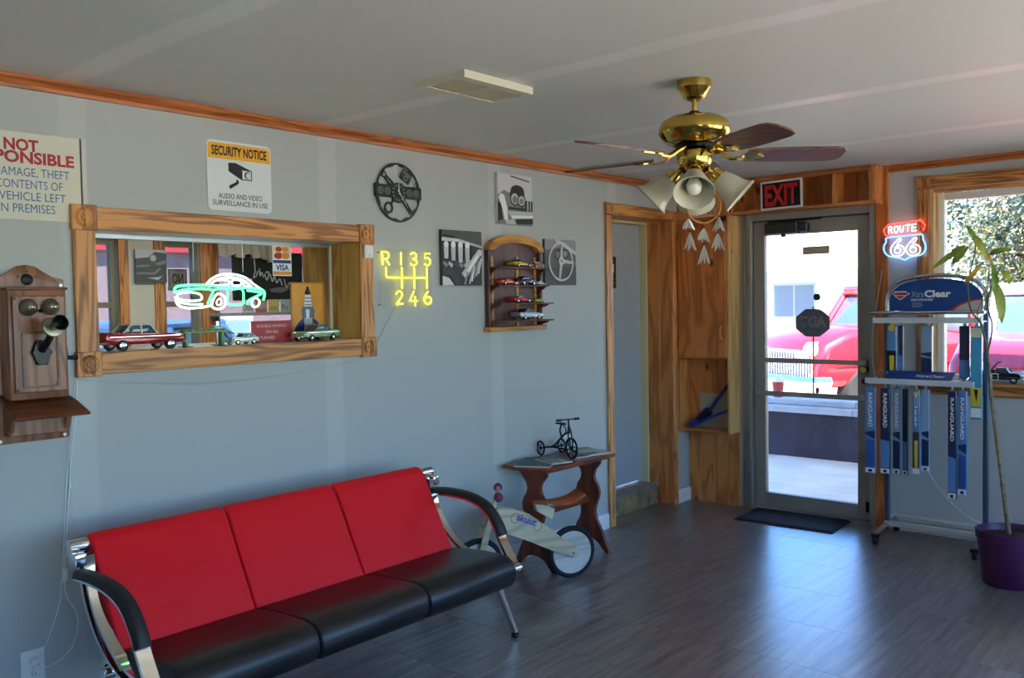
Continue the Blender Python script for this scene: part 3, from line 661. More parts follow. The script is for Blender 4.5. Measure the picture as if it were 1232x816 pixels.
def car(name, label, cat, L, loc, rz, body, roof, style='classic', group=None, detail=2, chrome=CHROME, base=None, tyre=RUBBER):
    """car with shaped side profile, cabin with glass, wheels with hubcaps, bumpers and lamps; +x is forward"""
    r = thing(name, label, cat, loc, rz, group)
    Wd = L * {'classic': 0.37, 'race': 0.42, 'rod': 0.38, 'pickup': 0.38}[style]
    P = {
     'classic': dict(body=[(-.5, .10), (-.5, .17), (-.49, .225), (-.30, .215), (-.2, .205), (.12, .205), (.30, .20), (.46, .185), (.5, .165), (.5, .095), (.42, .075), (-.42, .075)],
                     cab=[(-.27, .205), (-.17, .305), (-.12, .315), (.03, .315), (.07, .305), (.16, .205)], wr=.068, wx=(-.29, .31)),
     'race': dict(body=[(-.5, .09), (-.5, .18), (-.46, .20), (-.28, .175), (.1, .165), (.4, .125), (.5, .09), (.5, .06), (-.48, .06)],
                  cab=[(-.26, .17), (-.18, .245), (-.02, .25), (.14, .16)], wr=.072, wx=(-.30, .29)),
     'rod': dict(body=[(-.48, .10), (-.49, .16), (-.42, .225), (-.3, .245), (.05, .235), (.2, .225), (.46, .205), (.49, .16), (.48, .09), (-.4, .08)],
                 cab=[(-.38, .23), (-.22, .335), (-.05, .34), (.03, .325), (.11, .23)], wr=.08, wx=(-.28, .32)),
     'pickup': dict(body=[(-.5, .13), (-.5, .24), (-.08, .245), (.16, .25), (.24, .285), (.38, .275), (.47, .235), (.495, .16), (.49, .11), (-.44, .11)],
                    cab=[(-.09, .24), (-.075, .37), (-.04, .395), (.10, .395), (.14, .375), (.215, .275)], wr=.085, wx=(-.30, .32))}[style]
    S = lambda q: [(a * L, b * L) for a, b in q]
    hw = Wd / 2
    mb = MB(); mb.prism(S(P['body']), -hw, hw, 'xz', bev=0.022 * L, seg=2); b = mb.build('body', body, r, smooth=50)
    mb = MB(); mb.prism(S(P['cab']), -hw * .80, hw * .80, 'xz', bev=0.02 * L, seg=2); cg = mb.build('glasshouse', CARGLASS, r, smooth=50)
    cab = P['cab']; zt = max(z for _, z in cab) * L; xs = [a for a, z in cab if z * L > zt * 0.93]
    mb = MB(); mb.box((min(xs) - .01) * L, (max(xs) + .01) * L, -hw * .78, hw * .78, zt - 0.022 * L, zt + 0.008 * L, 0.008 * L, 2); mb.build('roof_panel', roof, cg, smooth=50)
    for sgn_ in (-1, 1):
        mb = MB()
        mb.tube([(x_ * L, sgn_ * hw * .785, z_ * L) for x_, z_ in cab], 0.010 * L, 6)
        xm = (cab[0][0] * .45 + cab[-1][0] * .55) * L
        mb.tube([(xm, sgn_ * hw * .785, cab[0][1] * L), (xm - .01 * L, sgn_ * hw * .785, zt - .01 * L)], 0.009 * L, 6)
        mb.build('window_frame', roof, cg, smooth=50)
    wm = None
    for wx in P['wx']:
        for sgn_ in (-1, 1):
            if wm is None:
                q = MB().lathe([(0, -.022 * L), (P['wr'] * .62 * L, -.026 * L), (P['wr'] * .95 * L, -.026 * L), (P['wr'] * L, -.014 * L), (P['wr'] * L, .014 * L), (P['wr'] * .95 * L, .026 * L), (P['wr'] * .62 * L, .026 * L), (0, .022 * L)], 20, (0, 0, 0), Matrix.Rotation(PI / 2, 3, 'X').to_quaternion()).build('wheel', tyre, r)
                h = MB().lathe([(0, -.034 * L), (P['wr'] * .3 * L, -.032 * L), (P['wr'] * .6 * L, -.027 * L), (P['wr'] * .6 * L, .027 * L), (P['wr'] * .3 * L, .032 * L), (0, .034 * L)], 16, (0, 0, 0), Matrix.Rotation(PI / 2, 3, 'X').to_quaternion()).build('hubcap', chrome, q)
                wm = q
            else:
                q = copy_tree(wm, r)
            q.location = (wx * L, sgn_ * (hw - .018 * L), P['wr'] * L)
    if detail >= 1:
        for sx in (1, -1):
            z = .095 * L if style != 'pickup' else .13 * L
            MB().tube(smooth_path([(sx * .46 * L, -hw * 1.02, z), (sx * .51 * L, -hw * .9, z), (sx * .52 * L, 0, z), (sx * .51 * L, hw * .9, z), (sx * .46 * L, hw * 1.02, z)], 3), .016 * L, 6).build('bumper', chrome, r)
        for sy in (-1, 1):
            zz = {'classic': .155, 'race': .10, 'rod': .19, 'pickup': .215}[style]
            MB().lathe([(0, .012 * L), (.018 * L, .009 * L), (.026 * L, 0), (0.026 * L, -.03 * L), (0, -.03 * L)], 14, (.485 * L, sy * hw * .72, zz * L), Matrix.Rotation(PI / 2, 3, 'Y').to_quaternion()).build('headlight', mat('lamp_lens', (226, 228, 230), 0.1), r)
    if detail >= 2:
        g = MB()
        zc = {'classic': .125, 'race': .08, 'rod': .15, 'pickup': .19}[style] * L
        for k in range(5): g.box(.490 * L, .505 * L, -hw * .5, hw * .5, zc - .03 * L + k * .013 * L, zc - .024 * L + k * .013 * L)
        g.build('grille', chrome, r, smooth=0)
        for sy in (-1, 1):
            MB().box(-.44 * L, .44 * L, sy * hw * .995 - .003 * L, sy * hw * .995 + .003 * L, .165 * L, .173 * L).build('side_trim', chrome, r, smooth=0)
    if base: MB().box(-.5 * L, .5 * L, -hw, hw, -.012 * L, 0).build('base', base, r, smooth=0)
    return r
CARRED = mat('car_red', (176, 28, 40), 0.2, coat=0.6)
CARWHITE = mat('car_white', (226, 226, 226), 0.25, coat=0.5)
tr1 = car('parked_truck', 'red classic truck parked at an angle outside the entry door', 'truck', 4.5, (-0.55, 7.3, -0.12), -PI / 2 - 0.55, CARRED, CARRED, 'pickup')
_L, _hw = 4.5, 4.5 * .19
MB().box(.494 * _L, .502 * _L, -_hw * .9, _hw * .9, .125 * _L, .215 * _L, 0.01).build('grille_surround', mat('grille_white', (214, 214, 210), 0.3), tr1, smooth=0)
for k in range(26):
    MB().box(.502 * _L, .507 * _L, -_hw * .86 + k * _hw * .0685, -_hw * .86 + k * _hw * .0685 + .022, .135 * _L, .205 * _L).build('grille_bar', CHROME, tr1, smooth=0)
MB().box(.505 * _L, .53 * _L, -_hw * 1.04, _hw * 1.04, .075 * _L, .118 * _L, 0.03, 2).build('front_bumper', mat('bumper_bright', (220, 222, 226), 0.18, 0.6), tr1)
car('parked_car', 'red classic car with white roof parked beyond the front window', 'car', 4.4, (1.72, 5.3, -0.12), -PI / 2 + 0.05, CARRED, CARWHITE, 'pickup')
car('parked_sedan', 'pale parked sedan at the left edge of the door glass', 'car', 4.4, (-6.6, 12.5, -0.12), 0.1, CARWHITE, CARWHITE, 'rod')
car('parked_van', 'blue parked car behind the office windows', 'car', 4.4, (-6.4, -0.6, -0.12), PI / 2, mat('car_blue', (88, 120, 176), 0.25, coat=0.5), mat('car_blue', (88, 120, 176)), 'rod')
nb = thing('neighbour_building', 'mauve stucco building with a red eave band behind the office windows', 'building', (-13, 2.0, -0.12))
MB().box(-3, 0, -12, 14, 0, 2.75).build('wall', mat('mauve_stucco', (150, 122, 128), 0.8, vary=0.05), nb, smooth=0)
MB().box(-3, 0.15, -12, 14, 2.75, 3.0).build('eave_band', mat('red_eave', (186, 60, 66), 0.6), nb, smooth=0)
MB().box(-3.1, 0.05, -12, 14, 3.0, 3.1).build('roof', mat('pale_roof', (190, 190, 190), 0.7), nb, smooth=0)
for k in range(4):
    f = MB().box(-0.01, 0.04, -8 + k * 4.6, -6.6 + k * 4.6, 0.4, 1.5).build('window', mat('pale_window_frame', (206, 212, 212), 0.5), nb, smooth=0)
    MB().box(0.04, 0.05, -7.9 + k * 4.6, -6.7 + k * 4.6, 0.5, 1.4).build('pane', mat('pale_window_glass', (150, 176, 186), 0.1), f, smooth=0)
hs = thing('house', 'pale house with low roof and small windows across the street', 'house', (-9.2, 23.0, -0.12))
PALE = mat('pale_siding', (206, 214, 218), 0.7)
hb = MB().box(-8, 2.6, 0, 8, 0, 2.55).build('wall', PALE, hs, smooth=0)
mb = MB(); mb.prism([(-0.7, 2.5), (-0.7, 2.62), (4, 4.4), (8.7, 2.62), (8.7, 2.5)], -8.6, 3.4, 'yz'); mb.build('roof', mat('pale_shingle', (212, 206, 198), 0.8, vary=0.1, vscale=8), hs, smooth=0)
MB().box(-8.6, 3.4, -0.72, -0.68, 2.38, 2.52).build('fascia', mat('grey_fascia', (120, 118, 122), 0.6), hs, smooth=0)
for (a, b, z0, z1) in ((-3.3, -2.5, 0.9, 2.1), (-1.6, -1.0, 0.9, 2.1), (-0.6, 0.9, 0.3, 2.15), (-5.6, -4.6, 0.9, 2.1)):
    f = MB().box(a, b, -0.05, 0, z0, z1).build('window', mat('grey_sash', (150, 160, 170), 0.5), hs, smooth=0)
    MB().box(a + .07, (a + b) / 2 - .03, -0.06, -0.05, z0 + .07, z1 - .07).build('pane', mat('street_pane', (96, 112, 128), 0.1), f, smooth=0)
    MB().box((a + b) / 2 + .03, b - .07, -0.06, -0.05, z0 + .07, z1 - .07).build('pane', MATS['street_pane'], f, smooth=0)
for px in (-0.75, 1.2): MB().box(px - .06, px + .06, -0.6, -0.48, 0, 2.5).build('porch_post', PALE, hs, smooth=0)
tag(MB().box(-2.2, 3.0, 27.0, 33, 0, 2.2, 0.02).build('garage', mat('garage_white', (214, 212, 206), 0.7), smooth=0), 'low pale garage beside the house across the street', 'building')

def tree(label, loc, rx, rz, zc, n, cols, seed, group='trees across the parking lot', leaf=0.10, name='leafy_tree'):
    rnd = random.Random(seed)
    r = thing(name, label, 'tree', loc, 0, group)
    MB().tube([(0, 0, 0), (0.1, 0.05, zc * .5), (0.0, 0, zc)], [0.16, 0.12, 0.06], 8).build('trunk', mat('bark', (92, 78, 66), 0.9, vary=0.3, vscale=10), r)
    mb = MB()
    for k in range(7):
        a = rnd.uniform(0, 2 * PI); e = Vector((math.cos(a) * rx * .6, math.sin(a) * rx * .6, zc + rnd.uniform(-.3, .6) * rz))
        mb.tube([(0, 0, zc * .45), tuple(e * .5 + Vector((0, 0, zc * .25))), tuple(e)], [0.05, 0.03, 0.012], 5)
    mb.build('branches', MATS['bark'], r)
    mb = MB()
    cl = [(rnd.uniform(-1, 1), rnd.uniform(-1, 1), rnd.uniform(-1, 1)) for _ in range(60)]
    cl = [Vector((a * rx, b * rx, zc + c * rz)) for a, b, c in cl if a * a + b * b + c * c < 1.05]
    for i in range(n):
        c0 = rnd.choice(cl)
        p = c0 + Vector((rnd.gauss(0, 1), rnd.gauss(0, 1), rnd.gauss(0, 1))) * (0.20 * rx)
        d = Vector((rnd.gauss(0, 1), rnd.gauss(0, 1), rnd.gauss(0, .6))).normalized(); u = d.orthogonal().normalized()
        u = (u + d.cross(u) * rnd.uniform(-1, 1)).normalized(); v = d.cross(u); s = leaf * rnd.uniform(.6, 1.4)
        mb.mi = rnd.randrange(len(cols))
        mb.quad(p - u * s, p - v * s * .5, p + u * s, p + v * s * .5 + d * s * .2)
    o = mb.build('foliage', cols, r, smooth=0, fixn=False); o['kind'] = 'stuff'
    return r
def leafm(name, rgb):
    if name in MATS: return MATS[name]
    m = mat(name, rgb, 0.5); b = m.node_tree.nodes['Principled BSDF']
    b.inputs['Subsurface Weight'].default_value = 0.0
    return m
LF = [leafm('leaf_a', (62, 74, 46)), leafm('leaf_b', (86, 92, 58)), leafm('leaf_c', (42, 54, 42)), leafm('leaf_d', (112, 96, 56)), leafm('leaf_e', (96, 106, 98))]
tree('large grey green leafy tree filling the front window', (-0.35, 13.5, -0.12), 1.6, 2.1, 3.3, 17000, LF, 3, leaf=0.05)
tree('leafy tree with yellowing leaves right of the large one', (4.6, 14.8, -0.12), 1.9, 2.4, 3.2, 16000, LF, 5, leaf=0.055)
tree('broad shrubby tree behind the parked red car', (-0.2, 19.8, -0.12), 2.6, 3.0, 2.9, 16000, LF, 8, leaf=0.07)
tree('small distant tree over the house roof', (-16.0, 36, -0.12), 1.6, 1.6, 4.6, 1500, LF[:3], 11, leaf=0.2)
# fill light added out of view to brighten the office
ofl = thing('office_fill_light', 'added white fill light, out of view on the office ceiling', 'lamp', (-1.5, -3.0, 2.3))
MB().box(-0.1, 0.1, -0.6, 0.6, -0.06, 0.0, 0.004).build('housing', WHITEP, ofl, smooth=0)
MB().box(-0.085, 0.085, -0.58, 0.58, -0.068, -0.0605).build('diffuser', emit('fill_diffuser', (255, 246, 232), 18.0), ofl, smooth=0)
# ------------------------------------------------------------------ red and black waiting-room bench
so = thing('bench_sofa', 'three-seat bench with red backs, black seats and chrome frame against the wall', 'sofa', (0.6, -3.9, 0))
REDV = mat('red_vinyl', (224, 18, 34), 0.5, spec=0.25, bump=0.06, bscale=350)
BLKV = mat('black_vinyl', (20, 20, 24), 0.36, bump=0.06, bscale=350)
SY0, SY1 = -4.70, -3.13; cw = (SY1 - SY0) / 3
seat_prof = [(0.47, 0.395), (0.60, 0.412), (0.74, 0.424), (0.845, 0.430), (0.893, 0.422), (0.925, 0.398), (0.938, 0.362), (0.932, 0.326), (0.908, 0.298), (0.865, 0.285), (0.70, 0.300), (0.50, 0.325)]
def back_prof():
    d = Vector((-0.195, 0.345)).normalized(); n = Vector((d.y, -d.x))       # d up the back, n towards the sitter
    b0 = Vector((0.545, 0.40)); L = 0.425; th = 0.062
    q = [b0 + n * 0, b0 + d * (L - 0.05), b0 + d * (L - 0.015) - n * 0.006, b0 + d * L - n * 0.024, b0 + d * (L - 0.005) - n * 0.046, b0 + d * (L - 0.04) - n * th, b0 - n * th, b0 - d * 0.02 - n * 0.03]
    return [(p.x, p.y) for p in q]
for i in range(3):
    a, b = SY0 + i * cw + 0.004, SY0 + (i + 1) * cw - 0.004
    W(so).prism(back_prof(), a, b, 'xz', bev=0.012, seg=3).build('back_cushion', REDV, so, smooth=40)
    W(so).prism(seat_prof, a, b, 'xz', bev=0.012, seg=3).build('seat_cushion', BLKV, so, smooth=40)
W(so).cyl((0.318, SY0 - 0.06, 0.722), (0.318, SY1 + 0.075, 0.722), 0.025, seg=20).build('back_tube', CHROME, so)
W(so).cyl((0.875, SY0 - 0.06, 0.352), (0.875, SY1 + 0.075, 0.352), 0.022, seg=20).build('front_tube', CHROME, so)
W(so).cyl((0.52, SY0 - 0.05, 0.335), (0.52, SY1 + 0.05, 0.335), 0.02, seg=16).build('rear_tube', CHROME, so)
for yk, sg in ((SY0 - 0.045, -1), (SY1 + 0.055, 1)):
    fr = W(so)
    yf = yk - sg * 0.028
    up = smooth_path([(0.335, yf, 0.70), (0.345, yf, 0.62), (0.385, yf, 0.52), (0.455, yf, 0.43), (0.56, yf, 0.36), (0.70, yf, 0.325), (0.86, yf, 0.345)], 5)
    fr.sweep(up, [(-.018, -.007), (.018, -.007), (.018, .007), (-.018, .007)], up=(1, 0, 0))
    up2 = smooth_path([(0.375, yf, 0.70), (0.385, yf, 0.63), (0.42, yf, 0.545), (0.485, yf, 0.465), (0.58, yf, 0.40), (0.70, yf, 0.365), (0.84, yf, 0.37)], 5)
    fr.sweep(up2, [(-.018, -.006), (.018, -.006), (.018, .006), (-.018, .006)], up=(1, 0, 0))
    f = fr.build('side_frame', CHROME, so, smooth=50)
    W(so).box(0.325, 0.385, yk - 0.02, yk + 0.02, 0.665, 0.71, 0.006, 2).build('frame_clamp', CHROME, f)
    ar = W(so)
    apath = smooth_path([(0.365, yk, 0.628), (0.47, yk, 0.634), (0.60, yk, 0.628), (0.70, yk, 0.596), (0.765, yk, 0.530), (0.80, yk, 0.465), (0.862, yk, 0.372)], 6)
    ar.sweep(apath, [(-.024, -.007), (.024, -.007), (.024, .007), (-.024, .007)], up=(0, 0, 1))
    a = ar.build('arm_bar', CHROME, so, smooth=50)
    pd = W(so)
    ppath = smooth_path([(0.37, yk, 0.641), (0.47, yk, 0.649), (0.605, yk, 0.643), (0.71, yk, 0.610), (0.778, yk, 0.540), (0.803, yk, 0.49)], 6)
    pd.sweep(ppath, [(-.027, -.012), (-.022, .008), (-.012, .014), (.012, .014), (.022, .008), (.027, -.012)], up=(0, 0, 1))
    pd.build('arm_pad', mat('black_urethane', (20, 20, 22), 0.55), so, smooth=60)
    W(so).tube([(0.78, yk - sg * 0.035, 0.30), (0.79, yk + sg * 0.085, 0.02)], [0.019, 0.014], 16).build('leg', CHROME, so)
    W(so).tube([(0.50, yk - sg * 0.03, 0.34), (0.24, yk + sg * 0.01, 0.02)], [0.019, 0.014], 16).build('leg', CHROME, so)
    for (xx, oo) in ((0.79, 0.085), (0.24, 0.01)):
        W(so).cyl((xx, yk + sg * oo, 0.0), (xx, yk + sg * oo, 0.022), 0.017, seg=14).build('foot_cap', RUBBER, so)

# ------------------------------------------------------------------ side table with shaped end boards
tb = thing('side_table', 'small reddish wooden side table with vase-shaped legs by the doorway', 'table', (0.20, -1.84, 0))
MAHX = wood('table_wood', (136, 62, 30), (78, 30, 14), 'y', 1.0, bands=8, rough=0.3)
MAHZ = wood('table_wood_z', (124, 54, 26), (70, 26, 12), 'z', 1.0, bands=8, rough=0.3)
tz = 0.602
tp = [(0.045, -2.215), (0.27, -2.215), (0.36, -2.15), (0.36, -1.53), (0.27, -1.455), (0.045, -1.455)]
W(tb).prism(tp, tz - 0.022, tz, 'xy', bev=0.006, seg=2).build('tabletop', MAHX, tb)
ap = [(0.07, -2.17), (0.255, -2.17), (0.32, -2.12), (0.32, -1.56), (0.255, -1.49), (0.07, -1.49)]
W(tb).prism(ap, tz - 0.036, tz - 0.022, 'xy').build('apron', MAHX, tb, smooth=0)
half = [(0.095, 0.565), (0.095, 0.545), (0.075, 0.525), (0.05, 0.50), (0.042, 0.47), (0.05, 0.44), (0.078, 0.41), (0.088, 0.375), (0.084, 0.34), (0.066, 0.30), (0.05, 0.265), (0.048, 0.235), (0.058, 0.20), (0.085, 0.165), (0.105, 0.12), (0.122, 0.07), (0.15, 0.03), (0.158, 0.0), (0.125, 0.0), (0.105, 0.025), (0.075, 0.062), (0.035, 0.082), (0.0, 0.086)]
legp = [(0.21 + a, z) for a, z in half] + [(0.21 - a, z) for a, z in reversed(half[:-1])]
for yk in (-2.13, -1.61):
    W(tb).prism(legp, yk - 0.012, yk + 0.012, 'xz', bev=0.003).build('leg', MAHZ, tb, smooth=30)
W(tb).box(0.19, 0.23, -2.118, -1.622, 0.30, 0.335, 0.003).build('stretcher', MAHX, tb, smooth=0)

def magazine(label, x, y, rz, cols, z=tz, w_=0.21, l_=0.27, n=1):
    r = thing('magazine', label, 'magazine', (x, y, z), rz, 'magazines on the side table')
    MB().box(-w_ / 2 + .002, w_ / 2 - .003, -l_ / 2 + .002, l_ / 2 - .002, 0.0006, 0.0065).build('pages', mat('paper_edge', (206, 206, 200), 0.8), r, smooth=0)
    MB().box(-w_ / 2, w_ / 2, -l_ / 2, l_ / 2, 0.0065, 0.0072).build('cover', mat('cover_' + str(n), cols[0], 0.35, vary=0.3, vscale=14), r, smooth=0)
    MB().box(-w_ / 2, w_ / 2, -l_ / 2, l_ / 2, 0.0, 0.0006).build('back_cover', MATS['cover_' + str(n)], r, smooth=0)
    q = MB(); q.box(-w_ / 2 + .01, w_ / 2 - .01, l_ / 2 - .07, l_ / 2 - .02, 0.0072, 0.0075); q.box(-w_ / 2 + .01, w_ * .1, -l_ / 2 + .03, -l_ / 2 + .09, 0.0072, 0.0075)
    q.build('cover_print', mat('coverp_' + str(n), cols[1], 0.4), r, smooth=0)
magazine('dark green magazine on the near end of the side table', 0.185, -2.075, 0.45, ((58, 84, 80), (30, 50, 52)), n=1)
magazine('pale grey magazine overlapping the dark green one', 0.245, -2.00, 1.25, ((150, 160, 160), (88, 104, 108)), z=tz + 0.0075, w_=0.14, l_=0.2, n=2)
magazine('pale magazine on the far end of the side table', 0.19, -1.60, 1.3, ((170, 172, 168), (106, 112, 116)), n=3)
magazine('thin dark magazine under the toy tricycle', 0.22, -1.745, 1.2, ((44, 50, 60), (70, 80, 90)), w_=0.10, l_=0.16, n=4)

tk = thing('toy_tricycle', 'small black metal tricycle ornament on the side table', 'ornament', (0.170, -1.82, tz), -0.33)
tk.scale = (1.38, 1.38, 1.38)
# local x is forward
def spoked(parent, name, c, r, m, spokes=6, th=0.003):
    q = MB(); q.tube([(c[0] + r * math.cos(a), c[1], c[2] + r * math.sin(a)) for a in [2 * PI * k / 28 for k in range(28)]], th, 6, closed=True)
    o = q.build(name, m, parent)
    s_ = MB()
    for k in range(spokes):
        a = 2 * PI * k / spokes + .3; s_.tube([c, (c[0] + r * math.cos(a), c[1], c[2] + r * math.sin(a))], th * .45, 5)
    s_.cyl((c[0], c[1] - .006, c[2]), (c[0], c[1] + .006, c[2]), .005, seg=10)
    s_.build('spokes', m, o)
spoked(tk, 'front_wheel', (0.075, 0, 0.047), 0.042, BLACKM, 8, 0.005)
for sy in (-1, 1): spoked(tk, 'rear_wheel', (-0.085, sy * 0.055, 0.033), 0.029, BLACKM, 6, 0.0042)
q = MB()
q.tube(smooth_path([(-0.085, 0, 0.031), (-0.05, 0, 0.05), (0.0, 0, 0.085), (0.03, 0, 0.105), (0.062, 0, 0.112)], 4), 0.0048, 8)
q.tube([(-0.085, 0, 0.033), (0.05, 0, 0.038)], 0.004, 8); q.tube([(-0.085, -0.055, 0.033), (-0.085, 0.055, 0.033)], 0.004, 8)
q.tube(smooth_path([(0.0, 0, 0.085), (-0.012, 0, 0.115), (0.0, 0, 0.143)], 4), 0.004, 8)
q.tube(smooth_path([(0.028, 0, 0.105), (0.035, 0, 0.125), (0.01, 0, 0.142)], 4), 0.0025, 8)
q.build('frame', BLACKM, tk)
q = MB()
for sy in (-1, 1): q.tube([(0.075, sy * .009, 0.047), (0.062, sy * .009, 0.115), (0.056, 0, 0.15)], 0.003, 6)
q.tube([(0.062, 0, 0.11), (0.055, 0, 0.168)], 0.004, 8); q.build('fork', BLACKM, tk)
MB().tube([(0.05, -0.055, 0.168), (0.054, 0, 0.169), (0.05, 0.055, 0.168)], 0.003, 8).build('handlebar', BLACKM, tk)
for sy in (-1, 1): MB().cyl((0.05, sy * 0.035, 0.168), (0.05, sy * 0.058, 0.168), 0.0055, seg=10).build('grip', BLACK, tk)
MB().prism([(-0.03, 0.0), (-0.02, 0.02), (0.01, 0.012), (0.035, 0.004), (0.035, -0.004), (0.01, -0.012), (-0.02, -0.02)], 0.143, 0.149, 'xy', bev=0.002).build('saddle', BLACK, tk)
for sy in (-1, 1): MB().box(0.05, 0.078, sy * .024 - .009, sy * .024 + .009, 0.028 if sy > 0 else 0.06, 0.034 if sy > 0 else 0.066, 0.002).build('pedal', BLACK, tk)

# ------------------------------------------------------------------ wooden balance bike
bk = thing('balance_bike', 'pale wooden balance bike with blue lettering leaning by the side table', 'bicycle', (0.465, -2.13, 0), -PI / 2 - 0.43)
# local x is forward (towards the sofa), wheel centre of the rear wheel above the origin
PLY = wood('plywood', (196, 184, 156), (160, 146, 116), 'x', 1.0, bands=4)
def bwheel(x):
    t = MB().lathe([(0.118, -0.014), (0.132, -0.018), (0.143, -0.010), (0.146, 0), (0.143, 0.010), (0.132, 0.018), (0.118, 0.014)], 36, (x, 0, 0.146), Matrix.Rotation(PI / 2, 3, 'X').to_quaternion()).build('wheel', RUBBER, bk)
    MB().lathe([(0, -0.010), (0.104, -0.010), (0.112, -0.013), (0.120, -0.012), (0.120, 0.012), (0.112, 0.013), (0.104, 0.010), (0, 0.010)], 36, (x, 0, 0.146), Matrix.Rotation(PI / 2, 3, 'X').to_quaternion()).build('disc_rim', wood('wheel_disc', (196, 194, 186), (170, 168, 160), 'x', 1.0), t)
    MB().cyl((x, -0.05, 0.146), (x, 0.05, 0.146), 0.009, seg=12).build('axle', STEEL, t)
bwheel(0.0); bwheel(0.56)
beam = [(-0.03, 0.128), (0.0, 0.122), (0.12, 0.17), (0.26, 0.24), (0.36, 0.285), (0.455, 0.325), (0.475, 0.36), (0.475, 0.435), (0.45, 0.447), (0.36, 0.43), (0.27, 0.395), (0.19, 0.335), (0.08, 0.245), (-0.02, 0.175), (-0.038, 0.15)]
for sy in (-1, 1):
    MB().prism(beam, sy * 0.030 - 0.006, sy * 0.030 + 0.006, 'xz', bev=0.002).build('frame_side', PLY, bk, smooth=30)
MB().prism([(0.12, 0.34), (0.215, 0.40), (0.225, 0.44), (0.15, 0.425), (0.105, 0.40)], -0.018, 0.018, 'xz', bev=0.003).build('seat_post', PLY, bk, smooth=30)
SADW = wood('saddle_wood', (176, 84, 38), (120, 50, 22), 'x', 1.0)
sp_ = smooth_path([(-0.06, 0, 0.475), (0.0, 0, 0.447), (0.07, 0, 0.437), (0.15, 0, 0.444), (0.235, 0, 0.452)], 5)
mb = MB(); n_ = len(sp_)
mb.sweep(sp_, [(-1, -0.18), (-0.9, 0.1), (-0.5, 0.2), (0.5, 0.2), (0.9, 0.1), (1, -0.18)], radii=[0.062 - 0.046 * max(0, (i / (n_ - 1) - 0.45)) / 0.55 for i in range(n_)], up=(0, 0, 1))
mb.build('saddle', SADW, bk, smooth=60)
for sy in (-1, 1):
    mb = MB(); mb.prism([(0.575, 0.135), (0.59, 0.15), (0.50, 0.43), (0.47, 0.43), (0.545, 0.14)], sy * 0.030 - 0.006, sy * 0.030 + 0.006, 'xz', bev=0.002); mb.build('fork_blade', PLY, bk, smooth=30)
MB().tube([(0.485, 0, 0.40), (0.435, 0, 0.525)], [0.018, 0.015], 12).build('steering_stem', PLY, bk)
_hd = Vector((math.sin(0.40), math.cos(0.40), 0)) * 0.12; _hc = Vector((0.435, 0, 0.523))
hbp = MB().tube([tuple(_hc - _hd), tuple(_hc), tuple(_hc + _hd)], 0.012, 12).build('handlebar', PLY, bk)
PURP = mat('purple_rubber', (120, 36, 70), 0.6)
for sy in (-1, 1): MB().ball(tuple(_hc + _hd * sy * 1.05), 0.025, seg=16).build('grip', PURP, hbp)
text('skuut', mat('skuut_blue', (40, 70, 170), 0.5), bk, 0.350, 0.372, 0.036, width=0.125, y=0.0365, bold=0.03, mirror=True, rot=0.38)
for cx_, cz_ in ((0.352, 0.382), (0.222, 0.325)):
    MB().ring(circ(cx_, cz_, 0.028, 24), circ(cx_, cz_, 0.0245, 24), 0.0361, 0.0366).build('logo_wheel', mat('logo_red', (176, 60, 60), 0.5), bk, smooth=0)
for p_ in ((0.44, 0.41), (0.15, 0.36), (0.17, 0.335), (0.42, 0.345), (0.13, 0.30)):
    MB().cyl((p_[0], 0.035, p_[1]), (p_[0], 0.040, p_[1]), 0.006, seg=10).build('bolt', STEEL, bk)

# ------------------------------------------------------------------ wiper blade display rack
rk = thing('display_rack', 'rolling chrome wiper blade rack with blue header sign beside the door', 'rack', (1.82, -0.28, 0))
RKM = mat('rack_grey_metal', (142, 148, 154), 0.32, 0.9)
SHM = mat('shelf_enamel', (202, 208, 216), 0.35, 0.2)
rx0, rx1 = 1.545, 2.112
for px in (rx0, rx1): W(rk).box(px - 0.014, px + 0.014, -0.234, -0.206, 0.08, 1.43, 0.004).build('post', mat('rack_post_blue', (84, 98, 122), 0.35, 0.7), rk)
hp = smooth_path([(rx0, -0.22, 1.42), (rx0, -0.22, 1.52), (rx0 + 0.03, -0.22, 1.59), (rx0 + 0.11, -0.22, 1.635), (1.83, -0.22, 1.655), (rx1 - 0.11, -0.22, 1.635), (rx1 - 0.03, -0.22, 1.59), (rx1, -0.22, 1.52), (rx1, -0.22, 1.42)], 5)
W(rk).tube(hp, 0.0125, 10).build('header_hoop', CHROME, rk)
hpz = [(p.x, p.z) for p in smooth_path([(rx0 + .02, 0, 1.43), (rx0 + .02, 0, 1.52), (rx0 + 0.05, 0, 1.575), (rx0 + 0.12, 0, 1.615), (1.83, 0, 1.635), (rx1 - 0.12, 0, 1.615), (rx1 - 0.05, 0, 1.575), (rx1 - .02, 0, 1.52), (rx1 - .02, 0, 1.43)], 4)]
hdr = W(rk).prism(hpz, -0.224, -0.214).build('header_panel', mat('header_blue', (14, 62, 136), 0.35), rk, smooth=0)
WHG = mat('header_silver', (186, 180, 176), 0.4)
def hx(v): return v - 1.82
flat('header_print', [([(hx(1.905), 1.434), (hx(1.96), 1.478), (hx(2.03), 1.505), (hx(2.088), 1.513), (hx(2.088), 1.434)], REDI), ([(hx(1.925), 1.434), (hx(1.975), 1.472), (hx(2.04), 1.495), (hx(2.088), 1.502), (hx(2.088), 1.434)], WHG)], hdr, y=0.0557)
